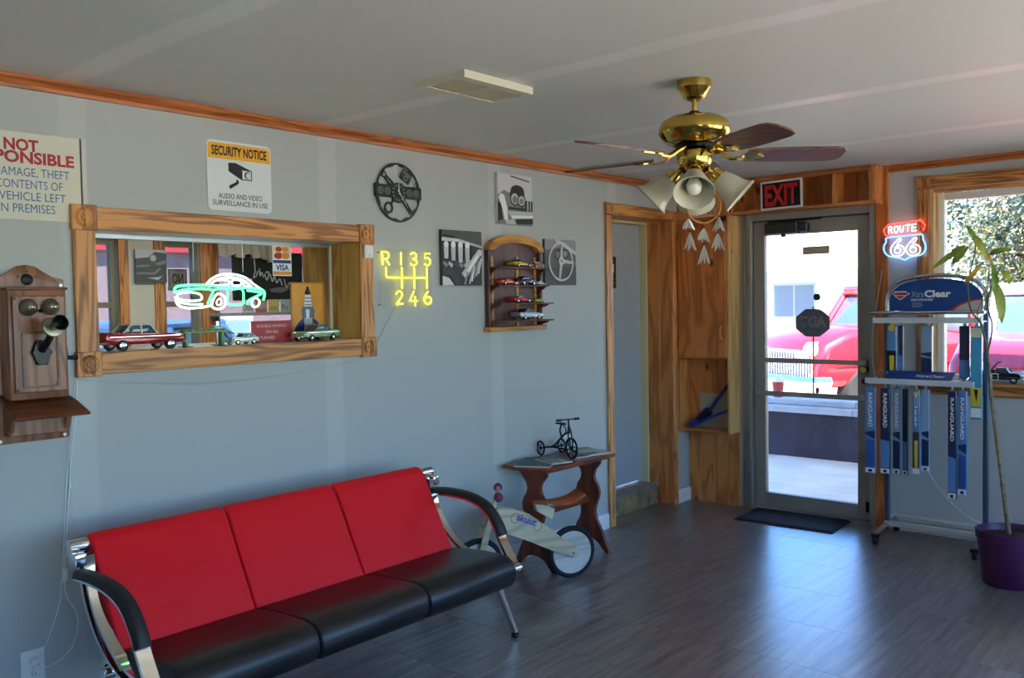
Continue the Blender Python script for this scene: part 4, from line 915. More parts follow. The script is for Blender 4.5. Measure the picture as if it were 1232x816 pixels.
flat('header_logo', [([(hx(1.625) - .036, 1.562), (hx(1.625) + .036, 1.562), (hx(1.625) + .034, 1.53), (hx(1.625), 1.505), (hx(1.625) - .034, 1.53)], WHITEI), ([(hx(1.625) - .031, 1.557), (hx(1.625) + .031, 1.557), (hx(1.625) + .029, 1.533), (hx(1.625), 1.511), (hx(1.625) - .029, 1.533)], REDI),
     (circ(hx(1.63), 1.545, 0.052, 20, 0.013), WHITEI), (circ(hx(1.63), 1.545, 0.046, 20, 0.009), REDI)], hdr, y=0.0557)
text('Xtra', mat('header_pale', (150, 182, 214), 0.5), hdr, hx(1.69), 1.523, 0.038, width=0.074, y=0.0553)
text('Clear', WHITEI, hdr, hx(1.768), 1.523, 0.040, width=0.150, y=0.0553, bold=0.035)
text('BEAM WIPER BLADES', WHITEI, hdr, hx(1.69), 1.500, 0.013, width=0.125, y=0.0553, bold=0.02)
for k in range(3): flat('header_small_print', [([(hx(1.695), 1.484 - k * .011), (hx(1.75) + .008 * (k % 2), 1.484 - k * .011), (hx(1.75) + .008 * (k % 2), 1.487 - k * .011), (hx(1.695), 1.487 - k * .011)], LGREYI)], hdr, y=0.0557)
# upper shelf with front rail
W(rk).box(1.505, 2.118, -0.36, -0.18, 1.372, 1.378).build('shelf_tray', SHM, rk, smooth=0)
W(rk).box(1.503, 2.12, -0.366, -0.360, 1.366, 1.400, 0.001).build('price_rail', SHM, rk, smooth=0)
W(rk).tube(smooth_path([(1.512, -0.20, 1.43), (1.510, -0.35, 1.43), (1.53, -0.362, 1.43), (2.09, -0.362, 1.43), (2.112, -0.35, 1.43), (2.112, -0.20, 1.43)], 4), 0.011, 8).build('guard_rail', CHROME, rk)
# lower, deeper shelf
W(rk).box(1.497, 2.045, -0.475, -0.18, 1.004, 1.010).build('shelf_tray', SHM, rk, smooth=0)
W(rk).box(1.495, 2.11, -0.481, -0.475, 1.000, 1.034, 0.001).build('price_rail', SHM, rk, smooth=0)
for px in (1.52, 2.035): W(rk).tube([(px, -0.22, 1.06), (px, -0.47, 1.012)], 0.007, 8).build('shelf_arm', CHROME, rk)
# base
W(rk).box(1.53, 2.13, -0.25, -0.20, 0.075, 0.105, 0.004).build('base_crossbar', mat('rack_base_white', (196, 200, 200), 0.4, 0.3), rk)
W(rk).box(1.53, 2.13, -0.075, -0.045, 0.075, 0.105, 0.004).build('base_crossbar', MATS['rack_base_white'], rk)
for px in (1.545, 2.105):
    W(rk).tube([(px, -0.05, 0.09), (px, -0.46, 0.072)], 0.015, 10).build('base_foot', mat('foot_bronze', (150, 142, 132), 0.4, 0.6), rk)
    for py in (-0.055, -0.455):
        cs = W(rk).lathe([(0, -0.013), (0.026, -0.013), (0.029, -0.008), (0.029, 0.008), (0.026, 0.013), (0, 0.013)], 18, (px + 0.005, py, 0.029), Matrix.Rotation(PI / 2, 3, 'Y').to_quaternion()).build('caster', BLACK, rk)
        W(rk).box(px - 0.02, px + 0.03, py - 0.02, py + 0.02, 0.045, 0.066, 0.006).build('caster_fork', BLACKM, cs)
PKB = mat('pack_blue', (84, 132, 190), 0.25, coat=0.3); PKD = mat('pack_navy', (26, 44, 84), 0.25, coat=0.3); PKP = mat('pack_pale', (132, 160, 192), 0.25, coat=0.3)
PKY = mat('pack_yellow', (206, 184, 60), 0.35); PKT = mat('pack_teal', (64, 150, 190), 0.25)
def patches(layers, r):
    for q_, m_ in layers: flat('sleeve_print', [(q_, m_)], r, y=-0.012, step=0.0004 + 0.0003 * layers.index((q_, m_)))
def pack(label, x, y, ztop, L, wd, kind, txt=None, grp='wiper blade packs on the rack'):
    r = thing('wiper_pack', label, 'package', (x, y, ztop), 0, grp)
    base = {'blue': PKB, 'navy': PKD, 'yellow': PKB, 'teal': PKT, 'pale': PKP}[kind]
    MB().box(-wd / 2, wd / 2, -0.012, 0.012, -L, 0, 0.003).build('sleeve', base, r, smooth=0)
    MB().prism([(-wd * .2, 0), (wd * .2, 0), (wd * .12, 0.022), (-wd * .12, 0.022)], -0.0015, 0.0015).build('hang_tab', PKP if kind != 'yellow' else PKY, r, smooth=0)
    mx = wd * .46
    if kind in ('blue', 'navy', 'pale'):
        patches([([(-mx, -L * .52), (mx, -L * .50), (mx, -L * .60), (-mx, -L * .55)], PKD), ([(-mx, -L * .60), (mx, -L * .62), (mx, -L * .93), (-mx, -L * .93)], PKB if kind == 'navy' else PKD if kind == 'pale' else mat('pack_mid', (46, 84, 150), 0.3)), ([(-mx, -L * .94), (mx, -L * .94), (mx, -L * .995), (-mx, -L * .995)], WHITEI), ([(-mx * .4, -L * .955), (mx * .4, -L * .955), (mx * .4, -L * .985), (-mx * .4, -L * .985)], PKD)], r)
    if kind == 'yellow':
        patches([(circ(0, -L * .05, mx * .8, 14), PKY), ([(-mx, -L * .50), (mx, -L * .50), (mx, -L * .92), (-mx, -L * .92)], BLACKI), ([(-mx * .5, -L * .60), (mx * .6, -L * .60), (mx * .5, -L * .92), (-mx * .4, -L * .92)], PKY), ([(-mx, -L * .93), (mx, -L * .93), (mx, -L * .995), (-mx, -L * .995)], WHITEI)], r)
    if kind == 'teal':
        patches([([(-mx, -L * .02), (mx, -L * .02), (mx, -L * .12), (-mx, -L * .12)], mat('pack_cream', (206, 206, 176), 0.4)), ([(-mx, -L * .66), (mx, -L * .66), (mx, -L * .86), (-mx, -L * .86)], PKY), ([(-mx * .4, -L * .68), (mx * .4, -L * .68), (mx * .1, -L * .82)], BLACKI), ([(-mx, -L * .88), (mx, -L * .88), (mx, -L * .98), (-mx, -L * .98)], WHITEI)], r)
    if txt: text(txt, WHITEI, r, -wd * .17, -L * .06, wd * .40, width=L * .40, y=-0.0145, bold=0.02, rot=-PI / 2)
    MB().tube([(0, 0, 0.012), (0, 0, 0.0235 + (0.0085 if ztop < 1.1 else 0.0))], 0.002, 6).build('hanging_hook', CHROME, r)
    return r
pack('blue wiper pack hanging leftmost under the lower shelf', 1.517, -0.44, 0.972, 0.53, 0.062, 'blue', 'RAINGUARD')
pack('blue wiper pack hanging second from left under the lower shelf', 1.606, -0.44, 0.972, 0.525, 0.056, 'navy', 'RAINGUARD')
pack('pale narrow wiper pack third from left under the lower shelf', 1.66, -0.40, 0.972, 0.53, 0.044, 'pale', 'RAINGUARD')
pack('thin blue wiper pack fourth from left under the lower shelf', 1.70, -0.37, 0.965, 0.53, 0.03, 'navy')
pack('blue wiper pack with yellow and black lower half under the lower shelf', 1.785, -0.44, 0.972, 0.51, 0.040, 'yellow', 'Clear')
pack('plain pale blue wiper pack right of the yellow one', 1.832, -0.42, 0.972, 0.49, 0.044, 'pale')
pack('longest navy wiper pack hanging under the lower shelf', 1.985, -0.44, 0.972, 0.635, 0.046, 'navy', 'RAINGUARD')
pack('long pale blue wiper pack at the right beside the longest navy one', 2.035, -0.42, 0.972, 0.61, 0.048, 'blue', 'RAINGUARD')
pack('teal and yellow wiper pack hanging at the right between the shelves', 2.086, -0.33, 1.348, 0.545, 0.060, 'teal')
pack('dark navy wiper pack hanging between the shelves beside the teal one', 2.015, -0.30, 1.348, 0.33, 0.056, 'navy')
pack('yellow ended wiper pack hanging at the left between the shelves', 1.590, -0.27, 1.348, 0.31, 0.058, 'yellow')
pack('pale wiper pack hanging in the middle between the shelves', 1.795, -0.27, 1.348, 0.32, 0.066, 'pale')
pack('navy wiper pack behind the yellow ended one between the shelves', 1.645, -0.27, 1.348, 0.30, 0.03, 'navy')
lf = thing('counter_card', 'blue tilted price card lying on the lower rack shelf', 'card', (1.78, -0.385, 1.0105), 0)
cdm = MB(); cdm.prism([(-0.075, 0.0), (0.06, 0.062), (0.062, 0.0565), (-0.07, -0.0005 + 0.0005)], -0.19, 0.19, 'yz'); cdm.build('card_sheet', mat('card_blue', (22, 60, 140), 0.35), lf, smooth=0)
_n = math.atan2(0.062, 0.135)
cprint = MB(Matrix.Translation((0, -0.075, 0.0)) @ Matrix.Rotation(_n, 4, 'X'))
cprint.box(-0.188, 0.188, 0.003, 0.032, 0.0008, 0.0015); cprint.build('card_band', mat('card_pale', (206, 210, 222), 0.4), lf, smooth=0)
tx = text('XtraClear', WHITEI, lf, -0.02, 0.075, 0.03, width=0.17, y=0.0016, bold=0.03, plane='xy')
tx.matrix_local = Matrix.Translation((0, -0.075, 0.0)) @ Matrix.Rotation(_n, 4, 'X')

# ------------------------------------------------------------------ potted plant
pt = thing('potted_plant', 'leggy young plant with few green and orange leaves in a purple pot', 'plant', (2.36, -0.80, 0))
MB().lathe([(0, 0.0), (0.125, 0.0), (0.13, 0.006), (0.155, 0.24), (0.162, 0.245), (0.165, 0.285), (0.158, 0.288), (0.150, 0.275), (0.146, 0.24), (0, 0.24)], 36).build('pot', mat('purple_pot', (76, 32, 78), 0.42), pt)
MB().lathe([(0, 0.262), (0.08, 0.258), (0.149, 0.25), (0.149, 0.23), (0, 0.23)], 24).build('soil', mat('soil', (58, 46, 38), 0.95, vary=0.4, vscale=40, bump=0.6, bscale=60), pt)
STEM = mat('cane_bark', (130, 118, 92), 0.8, vary=0.45, vscale=45)
STEMG = mat('green_stem', (84, 92, 56), 0.6)
def LP(*pts): return [(a - 2.36, (b_ if b_ is not None else -0.78) + 0.80, z) for a, b_, z in pts]
W0 = None
MB().tube(smooth_path(LP((2.353, None, 0.25), (2.320, None, 0.534), (2.287, None, 0.798), (2.262, None, 1.02), (2.247, None, 1.22)), 6), [0.0125 - 0.005 * i / 24 for i in range(25)], 10).build('cane', STEM, pt)
MB().tube(smooth_path(LP((2.247, None, 1.22), (2.213, None, 1.374), (2.163, None, 1.455), (2.150, None, 1.60), (2.183, -0.77, 1.775), (2.165, -0.76, 1.86)), 6), [0.0065 - 0.004 * i / 30 for i in range(31)], 8).build('branch', STEMG, pt)
MB().tube(smooth_path(LP((2.247, None, 1.22), (2.268, None, 1.36), (2.245, None, 1.47), (2.262, None, 1.57), (2.30, None, 1.66), (2.33, None, 1.69)), 6), [0.006 - 0.0035 * i / 30 for i in range(31)], 8).build('branch', STEMG, pt)
MB().tube(smooth_path(LP((2.183, None, 1.40), (2.215, None, 1.50), (2.244, None, 1.58), (2.25, None, 1.675), (2.20, None, 1.69), (2.16, None, 1.63)), 5), 0.0025, 6).build('branch', STEMG, pt)
def leaf(p0, p1, wdt, m, bend=0.03, up=(0.35, -0.9, 0.3)):
    p0, p1 = Vector(p0), Vector(p1); ax = p1 - p0; L = ax.length; ax.normalize()
    sd = ax.cross(Vector(up)).normalized(); nn = sd.cross(ax)
    mb = MB(); rows_ = []
    for i in range(9):
        t = i / 8; k = wdt * (math.sin(PI * min(1, t * 0.95 + 0.03)) ** 0.8)
        c_ = p0 + ax * (L * t) + nn * (-bend * 4 * (t - .5) ** 2 + bend)
        rows_.append([mb._v(c_ - sd * k - nn * k * .25 * -1), mb._v(c_), mb._v(c_ + sd * k + nn * k * .25)])
        rows_[-1] += [mb._v(c_ + sd * k + nn * (k * .25 - .0012)), mb._v(c_ - nn * .0015), mb._v(c_ - sd * k + nn * (k * .25 - .0012))]
    for A, B in zip(rows_, rows_[1:]):
        for j in range(6): mb._f([A[j], A[(j + 1) % 6], B[(j + 1) % 6], B[j]])
    mb._f(rows_[0]); mb._f(list(reversed(rows_[-1])))
    return mb.build('leaf', m, pt, smooth=60)
LG = mat('leaf_green', (112, 140, 48), 0.4, vary=0.25, vscale=20); LO = mat('leaf_orange', (176, 132, 58), 0.45, vary=0.3, vscale=20); LY_ = mat('leaf_yellowgreen', (150, 160, 66), 0.4, vary=0.3, vscale=16)
def lp(a, z, y_=-0.78): return (a - 2.36, y_ + 0.80, z)
leaf(lp(2.165, 1.86), lp(2.25, 1.71, -0.80), 0.020, LY_); leaf(lp(2.14, 1.905), lp(2.185, 1.80), 0.014, LG)
leaf(lp(2.14, 1.80), lp(1.98, 1.68, -0.82), 0.016, LG, 0.01); leaf(lp(2.15, 1.79), lp(2.07, 1.70), 0.020, LG)
leaf(lp(2.125, 1.80, -0.76), lp(2.055, 1.745, -0.75), 0.016, LO)
leaf(lp(2.215, 1.69), lp(2.135, 1.585, -0.80), 0.014, LO)
leaf(lp(2.27, 1.69), lp(2.285, 1.51, -0.80), 0.017, LG); leaf(lp(2.285, 1.60), lp(2.32, 1.38, -0.81), 0.025, LY_)
leaf(lp(2.25, 1.74), lp(2.36, 1.765), 0.016, LG); leaf(lp(2.31, 1.66), lp(2.35, 1.58), 0.018, LY_); leaf(lp(2.38, 1.73), lp(2.47, 1.70), 0.012, LO)
leaf(lp(2.20, 1.78), lp(2.27, 1.68), 0.014, LO)

# ------------------------------------------------------------------ door mat
dm = thing('door_mat', 'black door mat in front of the entry door', 'mat', (0.90, -0.185, 0), 0.05)
MB().box(-0.34, 0.34, -0.20, 0.20, 0, 0.009, 0.004).build('rubber_backing', mat('mat_rubber', (40, 42, 48), 0.8), dm, smooth=0)
MB().box(-0.325, 0.325, -0.185, 0.185, 0.009, 0.014).build('pile', mat('mat_pile', (30, 32, 40), 0.95, vary=0.4, vscale=60, bump=0.8, bscale=300), dm, smooth=0)

# ------------------------------------------------------------------ ceiling fan with light kit
fn = thing('ceiling_fan', 'polished brass ceiling fan with five brown blades and four bell shades', 'fan', (1.698, -2.92, H))
MB().lathe([(0, 0), (0.064, 0), (0.067, -0.008), (0.066, -0.03), (0.058, -0.04), (0.048, -0.055), (0.042, -0.068), (0.026, -0.076), (0, -0.076)], 36).build('canopy', BRASS, fn)
MB().cyl((0, 0, -0.07), (0, 0, -0.135), 0.0105, seg=16).build('downrod', BRASS, fn)
MB().lathe([(0, -0.118), (0.018, -0.118), (0.022, -0.125), (0.018, -0.138), (0, -0.138)], 20).build('rod_collar', BLACKM, fn)
MB().lathe([(0, -0.132), (0.05, -0.134), (0.098, -0.142), (0.126, -0.158), (0.137, -0.180), (0.136, -0.192), (0.140, -0.197), (0.138, -0.205), (0.130, -0.220), (0.112, -0.238), (0.085, -0.248), (0, -0.25)], 44).build('motor_housing', BRASS, fn)
MB().lathe([(0.07, -0.248), (0.075, -0.252), (0.075, -0.262), (0, -0.262)], 32).build('flywheel', BLACKM, fn)
MB().lathe([(0, -0.262), (0.05, -0.264), (0.064, -0.272), (0.068, -0.285), (0.066, -0.315), (0.058, -0.33), (0.062, -0.336), (0.050, -0.352), (0.030, -0.372), (0.018, -0.392), (0.012, -0.405), (0, -0.41)], 36).build('switch_housing', BRASS, fn)
BLADE = wood('blade_walnut', (112, 70, 58), (74, 42, 34), 'x', 1.0, bands=9, rough=0.35)
FR = mat('frosted_glass', (196, 190, 170), 0.35, trans=0.0)
_b = FR.node_tree.nodes['Principled BSDF']; _b.inputs['Subsurface Weight'].default_value = 0.6; _b.inputs['Subsurface Radius'].default_value = (0.03, 0.03, 0.03)
for k in range(5):
    a = math.radians(41 + 72 * k)
    R_ = Matrix.Rotation(a, 4, 'Z') @ Matrix.Translation((0, 0, -0.290)) @ Matrix.Rotation(math.radians(-13), 4, 'X')
    bl = MB(R_); o_ = [(0.20, -0.05), (0.30, -0.062), (0.42, -0.066), (0.53, -0.066), (0.565, -0.056), (0.58, -0.03), (0.58, 0.03), (0.565, 0.056), (0.53, 0.066), (0.42, 0.066), (0.30, 0.062), (0.20, 0.05)]
    bo = bl.prism(o_, -0.004, 0.004, 'xy', bev=0.0015).build('blade', BLADE, fn, smooth=30)
    ir = MB(R_)
    ir.sweep(smooth_path([(0.065, 0, 0.030), (0.10, 0, 0.012), (0.14, 0, -0.012), (0.19, 0, -0.010)], 4), [(-.011, -.004), (.011, -.004), (.011, .004), (-.011, .004)], up=(0, 0, 1))
    ir.prism([(0.18, -0.012), (0.20, -0.04), (0.24, -0.046), (0.235, -0.02), (0.27, 0.0), (0.235, 0.02), (0.24, 0.046), (0.20, 0.04), (0.18, 0.012)], -0.009, -0.004, 'xy')
    ir.build('blade_iron', BRASS, bo, smooth=50)
for k in range(4):
    a = math.radians(-62 + 90 * k)
    tilt = math.radians(133)
    d = Vector((math.cos(a) * math.sin(tilt), math.sin(a) * math.sin(tilt), math.cos(tilt)))
    p0 = Vector((math.cos(a) * 0.045, math.sin(a) * 0.045, -0.335)); p1 = p0 + d * 0.035
    MB().tube([tuple(p0 - d * .02), tuple(p1)], 0.012, 10).build('lamp_arm', BRASS, fn)
    q_ = d.to_track_quat('Z', 'Y')
    MB().lathe([(0, -0.005), (0.028, -0.003), (0.032, 0.01), (0.034, 0.03), (0.026, 0.032), (0, 0.032)], 24, tuple(p1), q_).build('socket_cup', BRASS, fn)
    sh = MB().lathe([(0.028, 0.022), (0.034, 0.03), (0.045, 0.055), (0.053, 0.085), (0.057, 0.105), (0.064, 0.122), (0.077, 0.136), (0.076, 0.139), (0.062, 0.126), (0.054, 0.107), (0.050, 0.086), (0.042, 0.056), (0.030, 0.032)], 36, tuple(p1), q_).build('lamp_shade', FR, fn, smooth=60)
    MB().lathe([(0, 0.03), (0.013, 0.032), (0.014, 0.045), (0.024, 0.075), (0.030, 0.095), (0.026, 0.118), (0.014, 0.128), (0, 0.13)], 20, tuple(p1), q_).build('bulb', mat('white_bulb', (236, 234, 228), 0.3), sh)
MB().tube([(0.03, 0, -0.37), (0.05, -0.028, -0.40), (0.052, -0.03, -0.425)], 0.0012, 5).build('pull_chain', BRASS, fn)

# dreamcatcher hung from the fan pull chain
dc = thing('dreamcatcher', 'small tan dreamcatcher with white feather tassels hanging from the fan', 'ornament', (1.75, -2.95, 1.89), math.radians(41))
HOOP = mat('suede_tan', (176, 104, 46), 0.8)
MB().tube([(0.065 * math.cos(2 * PI * k / 40), 0, 0.065 * math.sin(2 * PI * k / 40)) for k in range(40)], 0.0042, 8, closed=True).build('hoop', HOOP, dc)
mb = MB(); N_ = 10
for ring_, r0, r1 in ((0, 0.064, 0.046), (1, 0.046, 0.031), (2, 0.031, 0.016)):
    for k in range(N_):
        a0 = 2 * PI * (k + ring_ * .5) / N_; a1 = 2 * PI * (k + .5 + ring_ * .5) / N_; a2 = 2 * PI * (k + 1 + ring_ * .5) / N_
        mb.tube([(r0 * math.cos(a0), 0, r0 * math.sin(a0)), (r1 * math.cos(a1), 0, r1 * math.sin(a1)), (r0 * math.cos(a2), 0, r0 * math.sin(a2))], 0.0007, 4)
mb.build('web', mat('sinew', (214, 196, 160), 0.8), dc)
MB().tube([(0, 0, 0.065), (0.0, 0.0, 0.10)], 0.001, 5).build('hanging_cord', HOOP, dc)
FEA = mat('white_feather', (238, 232, 226), 0.9); BEAD = mat('bead_dark', (60, 44, 36), 0.4)
rnd = random.Random(4)
for (x_, zt, zb) in ((-0.057, -0.032, -0.085), (-0.052, -0.085, -0.165), (0.002, -0.07, -0.135), (0.002, -0.135, -0.215), (0.06, -0.028, -0.09), (0.055, -0.09, -0.165)):
    st_ = MB().tube([(x_, 0, zt + 0.01), (x_, 0, zb + 0.02)], 0.0012, 5).build('tassel_cord', HOOP, dc)
    MB().ball((x_, 0, zt - 0.012), 0.004, seg=10, n=6).build('bead', BEAD, st_)
    for j in range(5):
        dx = (j - 2) * 0.0075 + rnd.uniform(-.002, .002); dy = rnd.uniform(-.010, .010)
        mb = MB(); pz0 = zt - 0.014; pz1 = zb + rnd.uniform(-.010, .004)
        mb.sweep([(x_, 0, pz0), (x_ + dx * .6, dy * .6, pz0 * .6 + pz1 * .4), (x_ + dx, dy, pz0 * .25 + pz1 * .75), (x_ + dx * 1.5, dy * 1.2, pz1)], [(-1, 0), (0, .25), (1, 0), (0, -.25)], radii=[0.003, 0.014, 0.016, 0.006])
        mb.build('feather', FEA, st_, smooth=60)

# ceiling vent
vt = thing('ceiling_vent', 'cream metal ceiling vent with two louvred grilles', 'vent', (1.06, -3.475, H))
VM = mat('vent_cream', (206, 200, 182), 0.45)
vx, vy, vz = 0.125, 0.195, -0.028
mb = MB()
mb.prism([(-vx, -vy), (vx, -vy), (vx, vy), (-vx, vy)], -0.010, 0.0, 'xy')
mb.build('mounting_flange', VM, vt, smooth=0)
mb = MB()
for a, b in ((-vx, -vx + .008), (vx - .008, vx)): mb.box(a, b, -vy, vy, vz, -0.010)
for a, b in ((-vy, -vy + .008), (vy - .008, vy)): mb.box(-vx + .008, vx - .008, a, b, vz, -0.010)
mb.box(-vx + .008, vx - .008, -0.009, 0.009, vz, -0.010)
for a, b in ((-vx + .008, -vx + .045), (vx - .045, vx - .008)):
    mb.box(a, b, -vy + .008, -0.009, vz, vz + 0.004); mb.box(a, b, 0.009, vy - .008, vz, vz + 0.004)
mb.build('housing', VM, vt, smooth=0)
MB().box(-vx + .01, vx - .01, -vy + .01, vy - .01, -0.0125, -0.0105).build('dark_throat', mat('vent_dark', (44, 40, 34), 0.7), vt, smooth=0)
for half_ in (-1, 1):
    for k in range(9):
        yk = half_ * (0.02 + k * 0.0195)
        MB(Matrix.Translation((0, yk, -0.021)) @ Matrix.Rotation(-0.6, 4, 'X')).box(-vx + .046, vx - .046, -0.007, 0.007, -0.0008, 0.0008).build('louvre', mat('louvre_tan', (196, 184, 158), 0.5), vt, smooth=0)
for px, py in ((-0.112, 0.17), (-0.112, -0.17), (0.112, 0.17), (0.112, -0.17)):
    MB().cyl((px, py, vz - .001), (px, py, vz + .004), 0.004, seg=8).build('screw', STEEL, vt)

# ------------------------------------------------------------------ pine cupboard with an open cubby, left of the entry door
cbn = thing('wall_cupboard', 'knotty pine wall cupboard with one door above an open cubby', 'cabinet', (0.22, -0.012, 0.56))
cx0, cx1, cyf, cyb = 0.004, 0.428, -0.168, -0.013
W(cbn).box(cx0, cx0 + 0.016, cyf, cyb, 0.575, 2.13, 0.001).build('side_panel', PINEZ, cbn, smooth=0)
W(cbn).box(cx1 - 0.018, cx1, cyf, cyb, 0.555, 2.13, 0.001).build('side_panel', PINEL, cbn, smooth=0)  # paler pine paints in the daylight falling on this side
W(cbn).box(cx0, cx1 - 0.019, cyf - 0.008, cyb, 0.557, 0.575, 0.001).build('cubby_shelf', PINEX, cbn, smooth=0)
W(cbn).box(cx0 + .016, cx1 - .018, cyf + 0.02, cyb, 1.09, 1.106).build('bottom_panel', PINEX, cbn, smooth=0)
cd = W(cbn).box(cx0 + 0.01, cx1 - 0.020, cyf - 0.017, cyf - 0.001, 1.108, 2.085, 0.002).build('door', wood('door_pine', (216, 130, 68), (164, 88, 42), 'z', 0.9, knots=True, bands=4), cbn, smooth=0)
W(cbn).tube(smooth_path([(0.375, cyf - 0.017, 1.245), (0.375, cyf - 0.042, 1.26), (0.375, cyf - 0.045, 1.29), (0.375, cyf - 0.042, 1.32), (0.375, cyf - 0.017, 1.335)], 4), 0.006, 8).build('handle', OAKZ, cd)
for z in (1.2, 2.0): W(cbn).box(cx0 + .002, cx0 + .014, cyf - 0.022, cyf - 0.016, z - .03, z + .03).build('hinge', mat('hinge_brass', (150, 120, 60), 0.4, 0.9), cd, smooth=0)
W(cbn).box(cx0, cx1, cyf - 0.002, cyb, 2.13, 2.15).build('top_panel', PINEX, cbn, smooth=0)
for k in range(3):
    W(cbn).box(cx0 + k * 0.1413, cx0 + (k + 1) * 0.1413 - 0.002, cyf, cyf + 0.014, 2.151, 2.378, 0.001).build('upper_plank', PINEZ, cbn, smooth=0)
W(cbn).box(0.10, 0.405, cyb - 0.003, cyb - 0.0002, 0.576, 0.83).build('cubby_backing', mat('pale_backing', (186, 176, 160), 0.7), cbn, smooth=0)
BLUEP = mat('blue_plastic', (28, 56, 150), 0.35); BRST = mat('dark_bristle', (26, 28, 40), 0.9)
dp = thing('dustpan', 'blue plastic dustpan leaning in the pine cubby', 'dustpan', (0.10, -0.118, 0.576))
mb = MB(); dv = Vector((0.27, 0.0, 0.135)).normalized()
mb.sweep([(-0.01, 0, 0.012), (0.07, 0, 0.05)], [(-.045, -.012), (.045, -.012), (.045, .02), (.04, .02), (.04, -.006), (-.04, -.006), (-.04, .02), (-.045, .02)], up=(0, 0, 1)); mb.build('pan', BLUEP, dp, smooth=0)
MB().tube([(0.07, 0, 0.048), (0.15, 0, 0.088), (0.29, 0, 0.145)], [0.013, 0.012, 0.010], 10).build('handle', BLUEP, dp)
br = thing('hand_brush', 'blue handled hand brush resting on the dustpan in the cubby', 'brush', (0.17, -0.044, 0.576))
MB().tube([(0.03, 0, 0.125), (0.10, 0, 0.22), (0.19, 0, 0.335)], [0.013, 0.011, 0.012], 10).build('handle', BLUEP, br)
MB().tube([(0.16, 0, 0.295), (0.205, 0, 0.355)], [0.0125, 0.012], 10).build('handle_tip', mat('brush_tip', (24, 26, 40), 0.5), br)
MB(Matrix.Translation((-0.035, 0, 0.075)) @ Matrix.Rotation(-0.75, 4, 'Y')).box(-0.06, 0.08, -0.018, 0.018, 0.012, 0.028, 0.004).build('head', BLUEP, br)
MB(Matrix.Translation((-0.035, 0, 0.075)) @ Matrix.Rotation(-0.75, 4, 'Y')).box(-0.062, 0.078, -0.024, 0.024, -0.032, 0.014, 0.004).build('bristles', BRST, br)

# ------------------------------------------------------------------ open pine box shelf above the door, with the EXIT sign
es = thing('overdoor_shelf', 'open pine box shelf spanning the wall above the entry door', 'shelf', (0.94, -0.012, 2.14))
W(es).box(0.43, 1.452, -0.150, -0.0125, 2.135, 2.153, 0.001).build('bottom_board', PINEX, es, smooth=0)
W(es).box(0.43, 1.452, -0.150, -0.0125, 2.360, 2.378, 0.001).build('top_board', PINEX, es, smooth=0)
W(es).box(0.43, 1.43, -0.168, -0.151, 2.345, 2.378, 0.002).build('front_rail', CROWN, es, smooth=0)
W(es).box(1.405, 1.452, -0.150, -0.023, 2.154, 2.359, 0.001).build('end_board', PINEZ, es, smooth=0)
W(es).box(1.165, 1.195, -0.148, -0.0125, 2.154, 2.359, 0.001).build('divider', PINEZ, es, smooth=0)
W(es).box(0.43, 0.446, -0.148, -0.0125, 2.154, 2.359, 0.001).build('end_board', PINEZ, es, smooth=0)
ex = thing('exit_sign', 'black EXIT sign with red letters and white border above the door', 'sign', (0.822, -0.162, 2.243), 0.0, rx=0.0, ry=-0.02)
MB().box(-0.150, 0.150, -0.006, 0.0, -0.099, 0.099, 0.002).build('plate', WHITEP, ex, smooth=0)
MB().box(-0.136, 0.136, -0.0068, -0.006, -0.085, 0.085).build('black_field', BLACKI, ex, smooth=0)
text('EXIT', mat('exit_red', (206, 22, 26), 0.45), ex, 0, -0.068, 0.136, width=0.235, y=-0.0075, bold=0.035, align='c')
# ------------------------------------------------------------------ things on the left wall
def wallthing(name, label, cat, y, z, x=0.0, group=None): return thing(name, label, cat, (x, y, z), LW, group)

# liability notice
sg = wallthing('liability_sign', 'cream NOT RESPONSIBLE notice with red and blue lettering', 'sign', -4.79, 2.015)
CREAMS = mat('cream_sign', (206, 203, 186), 0.45, vary=0.04)
MB().box(-0.25, 0.255, -0.006, 0, -0.155, 0.16, 0.001).build('plate', CREAMS, sg, smooth=0)
MB().box(0.2565, 0.260, -0.008, 0, -0.155, 0.16).build('edge_strip', mat('dark_strip', (44, 46, 54), 0.5), sg, smooth=0)
MB().box(0.2605, 0.278, -0.005, 0, -0.12, 0.16).build('edge_board', mat('pale_strip', (196, 196, 188), 0.5), sg, smooth=0)
sred = mat('sign_red', (164, 18, 30), 0.5); sblu = mat('sign_blue', (44, 96, 150), 0.5)
text('NOT', sred, sg, 0.107, 0.094, 0.040, width=0.117, y=-0.0065, bold=0.035, align='r')
text('RESPONSIBLE', sred, sg, 0.232, 0.050, 0.040, width=0.37, y=-0.0065, bold=0.035, align='r')
text('FOR DAMAGE, THEFT', sblu, sg, 0.213, 0.002, 0.031, width=0.335, y=-0.0065, bold=0.0, align='r')
text('OR CONTENTS OF', sblu, sg, 0.187, -0.042, 0.031, width=0.285, y=-0.0065, bold=0.0, align='r')
text('ANY VEHICLE LEFT', sblu, sg, 0.197, -0.085, 0.031, width=0.315, y=-0.0065, bold=0.0, align='r')
text('ON PREMISES', sblu, sg, 0.158, -0.128, 0.031, width=0.215, y=-0.0065, bold=0.0, align='r')

